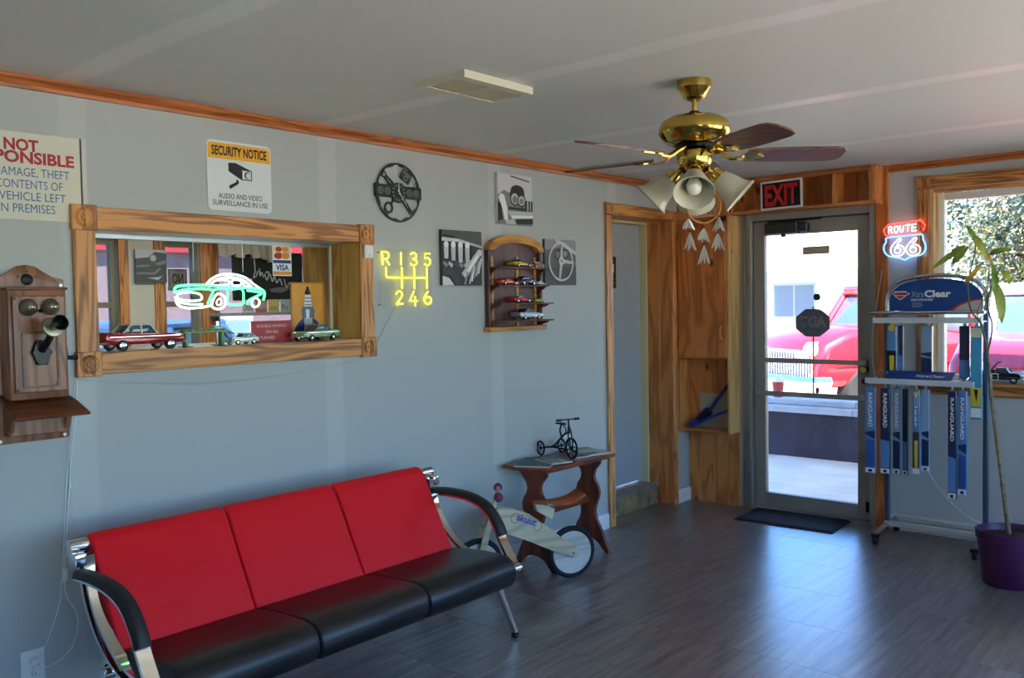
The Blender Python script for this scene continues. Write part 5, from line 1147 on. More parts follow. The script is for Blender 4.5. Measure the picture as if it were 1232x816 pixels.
# security notice
se = wallthing('security_sign', 'white SECURITY NOTICE sign with amber band and camera symbol', 'sign', -3.852, 2.098)
MB().prism(rrect(-0.157, 0.157, -0.150, 0.147, 0.022), -0.003, 0).build('plate', mat('sign_white', (214, 218, 222), 0.4), se, smooth=0)
flat('amber_band', [(arc(0.135, 0.119, 0.018, 0, 90, 4) + arc(-0.135, 0.119, 0.018, 90, 180, 4) + [(-0.153, 0.070), (0.153, 0.070)], YELLOWI)], se, y=-0.003)
text('SECURITY NOTICE', BLACKI, se, 0, 0.086, 0.038, width=0.27, y=-0.0042, bold=0.03, align='c')
flat('camera_symbol', [([(-0.056, 0.056), (-0.02, 0.058), (0.058, 0.030), (0.058, 0.026), (0.006, 0.030), (0.004, -0.012), (-0.056, 0.020)], BLACKI), ([(0.004, -0.012), (0.010, -0.012), (0.012, 0.026), (0.006, 0.030)], BLACKI), ([(0.055, 0.028), (0.0585, 0.028), (0.0585, -0.012), (0.055, -0.012)], BLACKI), ([(0.006, -0.013), (0.058, -0.013), (0.058, -0.009), (0.006, -0.009)], BLACKI),
     (circ(0.037, 0.009, 0.0155, 18), BLACKI), (circ(0.040, 0.008, 0.0125, 18), mat('sign_white2', (206, 210, 214), 0.4)), ([(-0.018, -0.012), (-0.010, -0.018), (-0.008, -0.030), (-0.050, -0.056), (-0.056, -0.042), (-0.020, -0.024)], BLACKI)], se, y=-0.003)
text('AUDIO AND VIDEO', BLACKI, se, 0, -0.098, 0.022, width=0.215, y=-0.0042, bold=0.004, align='c')
text('SURVEILLANCE IN USE', BLACKI, se, 0, -0.128, 0.022, width=0.27, y=-0.0042, bold=0.004, align='c')

# piston clock
ck = wallthing('wall_clock', 'round black cut-metal wall clock with pistons and white hands', 'clock', -2.945, 2.103, 0.012)
R0 = 0.150
out_ = circ(0, 0, R0, 72); inn = [((R0 - (0.016 if (k // 3) % 2 else 0.009)) * math.cos(2 * PI * k / 72), (R0 - (0.016 if (k // 3) % 2 else 0.009)) * math.sin(2 * PI * k / 72)) for k in range(72)]
BLKC = mat('clock_black', (22, 23, 25), 0.5, 0.2)
MB().ring(out_, inn, -0.004, 0).build('notched_ring', BLKC, ck, smooth=0)
for sx in (-1, 1):
    bp_ = MB(); bp_.prism([(sx * 0.04, -0.028), (sx * 0.158, -0.028), (sx * 0.158, 0.036), (sx * 0.04, 0.036)], -0.0042, 0)
    b_ = bp_.build('side_plate', BLKC, ck, smooth=0)
    cut = MB()
    for k in range(2):
        cut.ring(circ(sx * (0.075 + 0.045 * k), 0.004, 0.018, 16), circ(sx * (0.075 + 0.045 * k), 0.004, 0.014, 16), -0.0048, -0.0042)
        cut.ring(circ(sx * (0.075 + 0.045 * k), 0.004, 0.008, 12), circ(sx * (0.075 + 0.045 * k), 0.004, 0.005, 12), -0.0048, -0.0042)
    cut.build('plate_cutouts', mat('clock_cut_grey', (128, 130, 128), 0.6), b_, smooth=0)
MB().lathe([(0, 0.005), (0.052, 0.005), (0.052, 0), (0, 0)], 32, (0, 0, 0), Matrix.Rotation(PI / 2, 3, 'X').to_quaternion()).build('hub_disc', BLKC, ck)
g = MB()
for k in range(12):
    a = 2 * PI * k / 12; g.lathe([(0, .0056), (0.005, .0056), (0.005, .005), (0, .005)], 10, (0.038 * math.cos(a), 0, 0.038 * math.sin(a)), Matrix.Rotation(PI / 2, 3, 'X').to_quaternion())
g.build('hub_holes', MATS['clock_cut_grey'], ck)
# piston with rod to the upper right
MB(Matrix.Rotation(math.radians(32), 4, 'Y')).prism([(-0.034, 0.075), (0.034, 0.075), (0.034, 0.128), (0.028, 0.134), (-0.028, 0.134), (-0.034, 0.128)], -0.0045, -0.0003).build('piston', BLKC, ck, smooth=0)
q = MB(Matrix.Rotation(math.radians(32), 4, 'Y'))
for z in (0.118, 0.109): q.box(-0.032, 0.032, -0.0052, -0.0045, z - .002, z + .002)
q.ring(circ(0, 0.090, 0.014, 18), circ(0, 0.090, 0.009, 18), -0.0052, -0.0045); q.build('piston_grooves', MATS['clock_cut_grey'], ck, smooth=0)
MB(Matrix.Rotation(math.radians(-48), 4, 'Y')).ring(circ(0, 0.128, 0.016, 20), circ(0, 0.128, 0.011, 20), -0.004, 0).build('rod_eye', BLKC, ck, smooth=0)
MB(Matrix.Rotation(math.radians(-48), 4, 'Y')).ring([(-0.016, 0.05), (0.016, 0.05), (0.011, 0.113), (-0.011, 0.113)], [(-0.005, 0.06), (0.005, 0.06), (0.004, 0.10), (-0.004, 0.10)], -0.004, 0).build('rod_shank', BLKC, ck, smooth=0)
MB(Matrix.Rotation(math.radians(139), 4, 'Y')).ring([(-0.012, 0.045), (0.012, 0.045), (0.010, 0.115), (-0.010, 0.115)], [(-0.004, 0.055), (0.004, 0.055), (0.003, 0.10), (-0.003, 0.10)], -0.004, 0).build('rod_shank', BLKC, ck, smooth=0)
MB(Matrix.Rotation(math.radians(139), 4, 'Y')).ring(circ(0, 0.126, 0.012, 18), circ(0, 0.126, 0.007, 18), -0.004, 0).build('rod_eye', BLKC, ck, smooth=0)
MB().ring(circ(-0.068, -0.080, 0.030, 24), circ(-0.068, -0.080, 0.020, 24), -0.004, 0).build('gear_ring', BLKC, ck, smooth=0)
MB(Matrix.Rotation(math.radians(-140), 4, 'Y')).box(-0.005, 0.005, -0.004, 0, 0.045, 0.076).build('gear_link', BLKC, ck, smooth=0)
WH = mat('white_hand', (206, 208, 216), 0.4)
MB(Matrix.Rotation(math.radians(-4), 4, 'Y')).prism([(-0.0035, -0.01), (0.0035, -0.01), (0.002, 0.05), (-0.002, 0.05)], -0.009, -0.008).build('hour_hand', WH, ck, smooth=0)
MB(Matrix.Rotation(math.radians(142), 4, 'Y')).prism([(-0.003, -0.015), (0.003, -0.015), (0.0015, 0.075), (-0.0015, 0.075)], -0.0105, -0.0095).build('minute_hand', WH, ck, smooth=0)
MB().cyl((0, 0.012, 0), (0, -0.011, 0), 0.005, seg=12).build('spindle', STEEL, ck)

# yellow neon gear-shift sign
gs = wallthing('gear_shift_sign', 'glowing yellow neon gear shift pattern sign on the wall', 'neon sign', -2.895, 1.665, 0.0)
NY = emit('neon_yellow', (255, 242, 60), 1.9)
def stroke(parent, name, pts, m, r=0.0040, sm=True, y=-0.022, closed=False):
    P_ = [(a, y, b) for a, b in pts]
    if sm and len(P_) > 2: P_ = smooth_path(P_, 5, closed)
    return MB().tube(P_, r, 8, closed=closed and not sm or (closed and sm)).build(name, m, parent)
zr, zb_, zt_ = 0.005, -0.052, 0.062
stroke(gs, 'gate_tube', [(-0.152, 0.058), (-0.152, 0.015), (-0.148, 0.005), (-0.138, zr), (0.13, zr)], NY, sm=False)
for x_ in (-0.046, 0.040, 0.130): stroke(gs, 'gate_tube', [(x_, zt_ - .004), (x_, zb_)], NY)
stroke(gs, 'letter_tube', [(-0.175, 0.068), (-0.175, 0.134), (-0.150, 0.134), (-0.135, 0.128), (-0.130, 0.117), (-0.135, 0.105), (-0.150, 0.099), (-0.175, 0.099)], NY, sm=False)
stroke(gs, 'letter_tube', [(-0.152, 0.099), (-0.128, 0.068)], NY)
stroke(gs, 'letter_tube', [(-0.050, 0.070), (-0.050, 0.134)], NY)
stroke(gs, 'letter_tube', [(0.018, 0.127), (0.035, 0.135), (0.055, 0.127), (0.055, 0.110), (0.036, 0.103), (0.056, 0.095), (0.058, 0.080), (0.038, 0.069), (0.016, 0.077)], NY)
stroke(gs, 'letter_tube', [(0.155, 0.134), (0.122, 0.134), (0.118, 0.108), (0.140, 0.112), (0.156, 0.100), (0.155, 0.080), (0.138, 0.070), (0.115, 0.077)], NY, sm=False)
stroke(gs, 'letter_tube', [(-0.088, -0.078), (-0.075, -0.066), (-0.058, -0.066), (-0.048, -0.078), (-0.052, -0.094), (-0.086, -0.128)], NY); stroke(gs, 'letter_tube', [(-0.086, -0.129), (-0.044, -0.129)], NY)
stroke(gs, 'letter_tube', [(0.036, -0.064), (0.003, -0.115), (0.058, -0.115)], NY, sm=False, r=0.0036); stroke(gs, 'letter_tube', [(0.043, -0.090), (0.043, -0.142)], NY, r=0.0036)
stroke(gs, 'letter_tube', [(0.136, -0.066), (0.114, -0.090), (0.107, -0.108), (0.118, -0.128), (0.138, -0.132), (0.156, -0.120), (0.156, -0.104), (0.140, -0.094), (0.114, -0.100)], NY)
MB().prism(rrect(-0.195, 0.175, -0.15, 0.15, 0.02), -0.014, -0.011).build('backing_panel', glass('acrylic', (0.97, 0.97, 0.96), -0.2), gs, smooth=0)
for px in (-0.185, 0.165):
    for pz in (-0.13, 0.13): MB().cyl((px, 0, pz), (px, -0.017, pz), 0.004, seg=8).build('standoff', STEEL, gs)

# three black and white photo canvases
def canvas(label, y, z, hw, hh, layers, bgm):
    r = wallthing('photo_canvas', label, 'picture', y, z, group='black and white car photo canvases')
    MB().box(-hw, hw, -0.022, 0, -hh, hh, 0.002).build('canvas', bgm, r, smooth=0)
    flat('printed_image', layers, r, y=-0.022, step=0.0002)
    return r
def strip(x0, z0, x1, z1, w0, w1):
    d = Vector((x1 - x0, z1 - z0)).normalized(); n_ = Vector((-d.y, d.x))
    return [(x0 + n_.x * w0, z0 + n_.y * w0), (x1 + n_.x * w1, z1 + n_.y * w1), (x1 - n_.x * w1, z1 - n_.y * w1), (x0 - n_.x * w0, z0 - n_.y * w0)]
SKYG = mat('photo_pale', (200, 200, 206), 0.6); MIDG = mat('photo_mid', (138, 138, 142), 0.6)
cx = 0.155; cz = 0.147
canvas('photo canvas of a car front with twin headlights, highest on the wall', -2.037, 2.135, cx, cz, [
    (strip(-0.04, 0.135, 0.13, 0.115, .004, .004), DGREYI), ([(-cx, -cz), (-cx, 0.02), (-0.10, 0.05), (-0.03, 0.03), (0.0, -0.02), (cx, -0.02), (cx, -cz)], GREYI),
    (circ(0.02, 0.055, 0.06, 20, 0.032), BLACKI), ([(-0.04, 0.055), (0.08, 0.055), (0.085, 0.02), (-0.055, 0.02)], BLACKI),
    (circ(-0.005, 0.005, 0.042, 20), BLACKI), (circ(-0.005, 0.005, 0.033, 20), LGREYI), (circ(-0.005, 0.000, 0.022, 16), GREYI), (circ(0.055, -0.003, 0.038, 20), BLACKI), (circ(0.055, -0.003, 0.029, 20), LGREYI), (circ(0.055, -0.006, 0.018, 16), GREYI),
    ([(-0.15, 0.005), (-0.13, 0.03), (-0.10, 0.02), (-0.075, -0.05), (-0.07, -0.13), (-0.10, -0.12), (-0.12, -0.05)], WHITEI), ([(-cx, -0.02), (-0.13, -0.03), (-0.115, -0.12), (-cx, -0.13)], BLACKI),
    ([(0.09, 0.0), (cx, 0.0), (cx, -0.06), (0.09, -0.06)], BLACKI), (strip(0.11, -0.002, 0.11, -0.058, .006, .006), LGREYI), (strip(0.135, -0.002, 0.135, -0.058, .004, .004), LGREYI), ([(-0.06, -0.045), (0.10, -0.045), (0.10, -0.062), (-0.06, -0.058)], BLACKI),
    ([(-0.07, -0.070), (cx, -0.064), (cx, -0.082), (-0.06, -0.09)], LGREYI), ([(-0.05, -0.092), (cx, -0.084), (cx, -0.10), (-0.03, -0.112)], WHITEI), ([(0.0, -0.115), (cx, -0.104), (cx, -0.135), (0.01, -0.142)], BLACKI), ([(-0.09, -0.13), (-0.02, -0.11), (0.0, -0.145), (-0.09, -0.145)], LGREYI)], SKYG)
canvas('photo canvas of a chromed engine beside the gear shift sign', -2.493, 1.782, 0.157, 0.150, [
    ([(-0.157, 0.15), (0.157, 0.15), (0.157, 0.05), (0.08, 0.075), (-0.05, 0.09), (-0.157, 0.09)], mat('photo_dark', (72, 72, 72), 0.6)), (strip(-0.157, 0.10, -0.02, 0.095, .010, .008), SKYG), (strip(-0.02, 0.095, 0.157, 0.065, .008, .006), LGREYI), ([(-0.15, 0.125), (-0.06, 0.12), (-0.06, 0.108), (-0.15, 0.112)], BLACKI)] +
    [(strip(-0.125 + k * .055, 0.075, -0.125 + k * .055, -0.005 - .01 * k, .018, .014), LGREYI if k % 2 else SKYG) for k in range(4)] + [(circ(-0.125 + k * .055, 0.072, 0.017, 12), WHITEI) for k in range(4)] + [(strip(-0.098 + k * .055, 0.07, -0.098 + k * .055, -0.01, .006, .006), BLACKI) for k in range(4)] +
    [(strip(-0.15 + k * .04, -0.025 - .003 * k, -0.12 + k * .04, -0.045, .008, .012), (MIDG, LGREYI, DGREYI)[k % 3]) for k in range(5)] +
    [(strip(0.005, -0.10, 0.135, 0.035, .022, .018), LGREYI), (strip(0.012, -0.10, 0.13, 0.028, .008, .006), WHITEI), (circ(0.135, 0.032, 0.020, 14), SKYG), ([(-0.157, -0.06), (-0.08, -0.07), (-0.03, -0.10), (-0.03, -0.15), (-0.06, -0.15), (-0.10, -0.10), (-0.157, -0.085)], DGREYI), ([(-0.157, -0.10), (-0.11, -0.11), (-0.07, -0.15), (-0.157, -0.15)], SKYG)] +
    [(strip(0.05 + .018 * k, -0.14 + .014 * k, 0.075 + .018 * k, -0.055 + .014 * k, .005, .004), (LGREYI, WHITEI, MIDG)[k % 3]) for k in range(5)] + [(strip(0.01, -0.145, 0.035, -0.075, .008, .006), MIDG)], mat('photo_charcoal', (48, 48, 50), 0.6))
swl = [([(-0.157, 0.14), (0.157, 0.14), (0.157, 0.07), (0.05, 0.10), (-0.157, 0.075)], MIDG), (strip(-0.05, 0.14, 0.157, 0.06, .012, .012), LGREYI), ([(-0.157, -0.04), (0.157, -0.02), (0.157, -0.14), (-0.157, -0.14)], mat('photo_dark', (72, 72, 72), 0.6))]
swl += [(circ(-0.03, 0.05, 0.03, 16), BLACKI), (circ(-0.03, 0.05, 0.022, 16), MIDG), (circ(0.045, 0.055, 0.03, 16), BLACKI), (circ(0.045, 0.055, 0.022, 16), MIDG)]
n2_ = 26
for k in range(n2_):
    a0, a1 = 2 * PI * k / n2_, 2 * PI * (k + 1) / n2_
    swl.append(([(0.125 * math.cos(a0), 0.005 + 0.122 * math.sin(a0)), (0.125 * math.cos(a1), 0.005 + 0.122 * math.sin(a1)), (0.113 * math.cos(a1), 0.005 + 0.110 * math.sin(a1)), (0.113 * math.cos(a0), 0.005 + 0.110 * math.sin(a0))], SKYG))
swl += [(strip(0, 0.01, 0.005, 0.115, .012, .008), LGREYI), (strip(0, 0.01, 0.11, 0.0, .012, .008), LGREYI), (strip(0, 0.01, -0.02, -0.10, .012, .008), LGREYI), (circ(0, 0.01, 0.026, 18), SKYG), (circ(0, 0.01, 0.014, 14), MIDG)]
canvas('photo canvas of a steering wheel right of the toy car shelf', -1.610, 1.778, 0.157, 0.141, swl, mat('photo_slate', (88, 86, 88), 0.6))

# toy car display shelf
ts = wallthing('toy_car_shelf', 'arched dark wood display shelf holding toy cars', 'shelf', -2.055, 1.372)
GOLD = wood('honey_oak', (196, 138, 54), (150, 92, 26), 'x', 1.0); DKR = wood('rosewood', (92, 54, 50), (58, 30, 28), 'z', 1.0, bands=6); SHW = wood('shelf_walnut', (110, 60, 40), (66, 32, 22), 'x', 1.0)
hw = 0.232
zt0 = 0.46
backp = [(-hw, 0.02), (hw, 0.02), (hw, zt0)] + arc(0, zt0, hw - .004, 0, 180, 16, 0.07) + [(-hw, zt0)]
MB().prism(backp, -0.012, 0).build('back_panel', DKR, ts, smooth=0)
oa = arc(0, zt0, hw + 0.018, 0, 180, 20, 0.095); ia = arc(0, zt0, hw - 0.030, 0, 180, 20, 0.048)
MB().prism(oa + list(reversed(ia)), -0.05, 0.0, bev=0.006, seg=2).build('arched_crown', GOLD, ts, smooth=40)
MB().box(-hw - 0.025, hw + 0.02, -0.06, 0, -0.004, 0.024, 0.006, 2).build('base_moulding', GOLD, ts)
for sx in (-1, 1): MB().box(sx * hw - 0.009, sx * hw + 0.009, -0.035, 0, 0.024, zt0, 0.002).build('side_board', DKR, ts, smooth=0)
for sx in (-0.19, 0.03, 0.195): MB().box(sx - 0.010, sx + 0.010, -0.017, -0.012, 0.024, zt0 - 0.03).build('back_stile', GOLD, ts, smooth=0)
shelves = []
for (z_, d_, ov) in ((0.366, 0.095, 0.005), (0.262, 0.095, 0.005), (0.158, 0.115, 0.02), (0.058, 0.115, 0.02)):
    MB().box(-hw + .01, hw + ov, -d_, -0.012, z_ - 0.008, z_, 0.002).build('shelf_board', SHW, ts, smooth=0)
    for sx in (-1, 1):
        pr_ = [(-0.013, z_ - 0.009), (-d_ + .012, z_ - 0.009), (-d_ + 0.025, z_ - 0.018), (-0.045, z_ - 0.030), (-0.030, z_ - 0.055), (-0.013, z_ - 0.062)]
        MB().prism(pr_, sx * (hw - .012) - 0.006, sx * (hw - .012) + 0.006, 'yz').build('scroll_bracket', SHW, ts, smooth=0)
    shelves.append(z_)
for k_, (xa, xb, zz_) in enumerate(((-0.075, 0.045, -0.012), (-0.06, 0.05, -0.034))):
    MB().tube(smooth_path([(xa + (xb - xa) * i_ / 14, -0.0128, zt0 + zz_ + 0.03 * (i_ / 14) + (0.009 if i_ % 2 else -0.004) * (1.4 if i_ in (1, 5) else 1)) for i_ in range(15)], 3), 0.0011, 4).build('script_lettering', mat('silver_script', (150, 146, 140), 0.4), ts)
# cars on it; built at world places: y along the wall
def toy(label, yloc, zloc, L, body, roof, style, x=0.06, rz=PI / 2 + .0, det=1):
    return car('toy_car', label, 'toy car', L, (x, yloc, zloc), rz, body, roof, style, 'toy cars on the display shelf', det)
CY = mat('toy_yellow', (206, 172, 44), 0.2, coat=.5); CR = mat('toy_red', (184, 40, 30), 0.2, coat=.5); CO = mat('toy_orange', (206, 78, 30), 0.2, coat=.5); CB = mat('toy_navy', (44, 48, 84), 0.2, coat=.5)
CW = mat('toy_white', (216, 216, 210), 0.25, coat=.5); CP = mat('toy_pinkred', (196, 46, 56), 0.2, coat=.5); CG = mat('toy_lime', (176, 186, 56), 0.25, coat=.5); CS = mat('toy_silver', (180, 188, 194), 0.2, 0.3, coat=.5); CM = mat('toy_maroon', (120, 44, 44), 0.25, coat=.5)
zb0 = 1.372
toy('yellow and black toy race car on the top shelf', -2.045, zb0 + 0.366, 0.165, CY, BLACK, 'race', 0.055)
toy('small maroon toy car at the right end of the top shelf', -1.885, zb0 + 0.366, 0.10, CM, CW, 'rod', 0.055)
toy('orange red toy roadster on the second shelf', -2.165, zb0 + 0.262, 0.155, CO, CR, 'race', 0.055)
toy('navy and red toy coupe in the middle of the second shelf', -2.00, zb0 + 0.262, 0.15, CB, CM, 'rod', 0.055)
toy('small white toy car at the right end of the second shelf', -1.868, zb0 + 0.262, 0.095, CW, CW, 'race', 0.055)
toy('pinkish red toy convertible on the third shelf', -2.06, zb0 + 0.158, 0.165, CP, CW, 'race', 0.06)
toy('lime toy car at the right end of the third shelf', -1.885, zb0 + 0.158, 0.10, CG, CG, 'race', 0.06)
toy('large silver toy sedan on the lowest shelf', -2.00, zb0 + 0.058, 0.21, CS, DGREYI, 'classic', 0.065)

# antique telephone
ph = wallthing('wall_telephone', 'antique wooden crank wall telephone with twin bells', 'telephone', -4.745, 1.06)
PW = wood('telephone_walnut', (146, 96, 66), (96, 54, 34), 'z', 1.0, bands=6, rough=0.3); PWX = wood('telephone_walnut_x', (112, 60, 32), (66, 30, 16), 'x', 1.0, bands=6, rough=0.3)
bo = [(-0.125, 0.0), (0.125, 0.0), (0.13, 0.01), (0.13, 0.56), (0.128, 0.585), (0.105, 0.59), (0.085, 0.592)] + [(0.06, 0.612), (0.03, 0.632), (0.0, 0.638), (-0.03, 0.632), (-0.06, 0.612)] + [(-0.085, 0.592), (-0.105, 0.59), (-0.128, 0.585), (-0.13, 0.56), (-0.13, 0.01)]
MB().prism(bo, -0.020, 0, bev=0.004, seg=2).build('backboard', PW, ph, smooth=40)
MB().box(-0.098, 0.098, -0.105, -0.020, 0.16, 0.548, 0.005, 2).build('upper_box', PW, ph)
MB().box(-0.104, 0.104, -0.112, -0.020, 0.545, 0.556, 0.004, 2).build('box_cap', PWX, ph)
fp = MB().box(-0.088, 0.088, -0.116, -0.106, 0.185, 0.525, 0.003).build('front_door', PW, ph)
MB().ring(rrect(-0.062, 0.062, 0.20, 0.40, 0.012), rrect(-0.054, 0.054, 0.208, 0.392, 0.01), -0.120, -0.116).build('door_moulding', PWX, fp, smooth=0)
for sx in (-1, 1):
    MB().lathe([(0, 0.032), (0.008, 0.031), (0.018, 0.024), (0.026, 0.014), (0.0305, 0.0), (0.027, 0.0), (0, 0.004)], 28, (sx * 0.037, -0.122, 0.485), Matrix.Rotation(PI / 2, 3, 'X').to_quaternion()).build('bell', mat('aged_nickel', (150, 142, 120), 0.3, 0.9), ph)
    MB().ball((sx * 0.037, -0.154, 0.485), 0.006, seg=10, n=6).build('bell_screw', CHROME, ph)
MB().ball((0, -0.13, 0.472), 0.007, seg=10, n=6).build('clapper', BLACKM, ph)
MB().lathe([(0, 0.010), (0.012, 0.009), (0.020, 0.004), (0.021, 0), (0, 0)], 20, (0.0, -0.020, 0.585), Matrix.Rotation(PI / 2, 3, 'X').to_quaternion()).build('top_knob', BLACKM, ph)
for sx in (-0.03, 0.03, 0.0): MB().prism([(sx, 0.619 if sx == 0 else 0.600), (sx + .005, 0.614 if sx == 0 else 0.595), (sx, 0.609 if sx == 0 else 0.590), (sx - .005, 0.614 if sx == 0 else 0.595)], -0.021, -0.020).build('diamond_inlay', BLACKI, ph, smooth=0)
MB().prism([(0.0 + 0.030 * (1 + .18 * math.cos(6 * 2 * PI * k / 36)) * math.cos(2 * PI * k / 36), 0.325 + 0.045 * (1 + .10 * math.cos(6 * 2 * PI * k / 36)) * math.sin(2 * PI * k / 36)) for k in range(36)], -0.132, -0.116, bev=0.004).build('transmitter_base', BLACK, ph, smooth=40)
MB().tube(smooth_path([(0.0, -0.13, 0.335), (0.004, -0.165, 0.36), (0.012, -0.19, 0.40)], 4), [0.014, 0.013, 0.012, 0.012, 0.012, 0.012, 0.012, 0.012, 0.012], 12).build('transmitter_arm', BLACK, ph)
md = Vector((0.05, -0.93, 0.25)).to_track_quat('Z', 'Y')
MB().lathe([(0, -0.02), (0.030, -0.018), (0.036, -0.004), (0.034, 0.004), (0.02, 0.008), (0, 0.008)], 28, (0.012, -0.195, 0.415), md).build('transmitter_cup', MATS['aged_nickel'], ph)
MB().lathe([(0.012, 0.004), (0.016, 0.02), (0.024, 0.05), (0.028, 0.062), (0.025, 0.062), (0.02, 0.045), (0.011, 0.02), (0, 0.018)], 24, (0.012, -0.195, 0.415), md).build('mouthpiece', BLACK, ph, smooth=60)
ws = MB(Matrix.Translation((0, -0.02, 0.178)) @ Matrix.Rotation(0.34, 4, 'X')); ws.prism([(-0.105, 0.0), (0.105, 0.0), (0.12, -0.10), (0.125, -0.205), (-0.125, -0.205), (-0.12, -0.10)], -0.014, 0.0, 'xy', bev=0.004); ws.build('writing_shelf', PWX, ph)
MB().box(-0.098, 0.098, -0.075, -0.020, 0.03, 0.138, 0.003).build('lower_box', PW, ph)
for sx in (-0.095, 0.095):
    MB().prism([(-0.075, 0.140), (-0.17, 0.106), (-0.165, 0.096), (-0.13, 0.095), (-0.105, 0.09), (-0.09, 0.05), (-0.075, 0.04)], sx - 0.008, sx + 0.008, 'yz').build('shelf_bracket', PW, ph, smooth=0)
cr = MB().tube([(0.098, -0.05, 0.335), (0.118, -0.05, 0.335)], 0.006, 10).build('crank_axle', BLACKM, ph)
MB().tube([(0.116, -0.05, 0.34), (0.115, -0.055, 0.315), (0.114, -0.06, 0.298)], 0.004, 8).build('crank_arm', BLACKM, ph)
MB().cyl((0.112, -0.06, 0.298), (0.150, -0.06, 0.298), 0.007, 0.009, 10).build('crank_handle', BLACK, ph)
for px, pz in ((-0.11, 0.012), (0.11, 0.012), (0.115, 0.565), (-0.115, 0.565)): MB().cyl((px, -0.019, pz), (px, -0.024, pz), 0.006, seg=10).build('screw', STEEL, ph)
for px, pz in ((-0.08, 0.515), (-0.08, 0.195)): MB().cyl((px, -0.115, pz), (px, -0.119, pz), 0.005, seg=10).build('stud', BLACKM, ph)

# small white sensor on the service window casing
sn = wallthing('white_sensor', 'small white plastic sensor on the right casing of the service window', 'sensor', -3.166, 1.795, 0.0195)
MB().box(-0.028, 0.028, -0.018, 0, -0.033, 0.033, 0.006, 2).build('cover', WHITEP, sn)
MB().cyl((0, -0.018, -0.02), (0, -0.019, -0.02), 0.003, seg=8).build('indicator', GREYI, sn)

# outlet, plugs and cords
ol = wallthing('wall_outlet', 'white wall outlet with two plugs low on the left wall', 'outlet', -4.77, 0.235)
MB().box(-0.042, 0.042, -0.006, 0, -0.062, 0.062, 0.003).build('cover_plate', WHITEP, ol)
for z in (-0.026, 0.024): MB().prism(rrect(-0.016, 0.016, z - 0.014, z + 0.014, 0.008), -0.008, -0.006).build('socket', WHITEP, ol, smooth=0)
q = MB()
for z in (-0.026,):
    for sx in (-0.006, 0.006): q.box(sx - .001, sx + .001, -0.0085, -0.008, z - .004, z + .006)
q.build('slots', BLACKI, ol, smooth=0)
def cord(label, pts, r=0.0022, m=WHITEP, inline=None, plug=None, hooks=()):
    rt = thing('power_cord', label, 'cord', (0, pts[0][0], pts[-1][1]))
    P_ = smooth_path([(p[2] if len(p) > 2 else 0.006, p[0], p[1]) for p in pts], 6)
    W(rt).tube(P_, r, 6).build('cable', m, rt)
    if inline: W(rt).box(0.002, 0.016, inline[0] - .009, inline[0] + .009, inline[1] - .026, inline[1] + .026, 0.006, 2).build('inline_switch', WHITEP, rt)
    if plug: W(rt).box(0.009, 0.032, plug[0] - .012, plug[0] + .012, plug[1] - .012, plug[1] + .014, 0.004, 2).build('plug', WHITEP, rt)
    for hk in hooks: W(rt).box(0.001, 0.012, hk[0] - .004, hk[0] + .004, hk[1] - .015, hk[1] + .015, 0.002).build('cable_hook', WHITEP, rt)
cord('white cord with inline switch dropping from the service window to the outlet', [(-4.578, 1.27), (-4.590, 1.15, 0.02), (-4.607, 1.0), (-4.618, 0.88), (-4.636, 0.70), (-4.648, 0.56), (-4.645, 0.47), (-4.615, 0.40), (-4.607, 0.34), (-4.635, 0.26), (-4.70, 0.225, 0.012), (-4.758, 0.228, 0.02)], inline=(-4.648, 0.545), plug=(-4.766, 0.232), hooks=((-4.618, 0.88),))
cord('thin white cord beside the switched one, running straight to the outlet', [(-4.588, 1.25), (-4.605, 1.1, 0.02), (-4.622, 0.95), (-4.636, 0.80), (-4.652, 0.60), (-4.668, 0.45), (-4.70, 0.36), (-4.735, 0.285, 0.012), (-4.768, 0.262, 0.02)], r=0.0018, plug=(-4.772, 0.258))
cord('thin grey cord from the gear shift sign along under the service window', [(-2.962, 1.535), (-3.02, 1.46), (-3.10, 1.35), (-3.135, 1.285), (-3.28, 1.258), (-3.6, 1.225), (-4.0, 1.215), (-4.3, 1.235), (-4.50, 1.258), (-4.578, 1.272)], r=0.0013, m=mat('grey_cord', (168, 172, 176), 0.5))

# ------------------------------------------------------------------ in the service window
neon = wallthing('neon_car_sign', 'glowing green and white neon car sign in the service window', 'neon sign', -3.905, 1.60, -0.10)
NG = emit('neon_green', (70, 255, 130), 2.6); NW = emit('neon_white', (225, 255, 245), 1.7)
def px(a, b): return ((a - 262) * 0.0041, 1.682 - (b - 330) * 0.0037 - 1.60)
def nst(nm, pts, m, r=0.0042, closed=False, y=-0.01): return stroke(neon, nm, [px(*p) for p in pts], m, r * 1.08, True, y, closed)
nst('roof_tube', [(244, 344), (252, 336), (264, 331), (280, 331), (293, 335), (302, 342), (311, 348)], NW)
nst('roof_tube', [(248, 345), (256, 338), (267, 335), (281, 335), (292, 339), (300, 346)], NW)
nst('window_tube', [(250, 343), (258, 338), (270, 338), (272, 342), (262, 344)], NW, 0.0036, True)
nst('window_tube', [(276, 338), (285, 338), (287, 343), (277, 344)], NW, 0.0036, True)
nst('window_tube', [(290, 340), (297, 344), (291, 345)], NW, 0.0034, True)
nst('body_tube', [(209, 352), (211, 346), (225, 344), (246, 344), (270, 346), (296, 347), (312, 349), (316, 354), (314, 362)], NG, 0.005)
nst('body_tube', [(209, 352), (222, 349), (240, 348), (252, 350), (250, 357), (246, 366)], NG, 0.0048)
nst('body_tube', [(252, 350), (266, 347), (270, 352), (270, 366), (288, 367)], NG, 0.0048)
nst('body_tube', [(274, 349), (288, 349), (289, 366)], NG, 0.0045)
nst('body_tube', [(294, 350), (312, 353), (306, 357), (296, 362), (294, 367)], NG, 0.0048)
nst('chrome_tube', [(213, 354), (226, 352), (238, 355), (238, 361), (226, 362), (214, 360)], NW, 0.004, True)
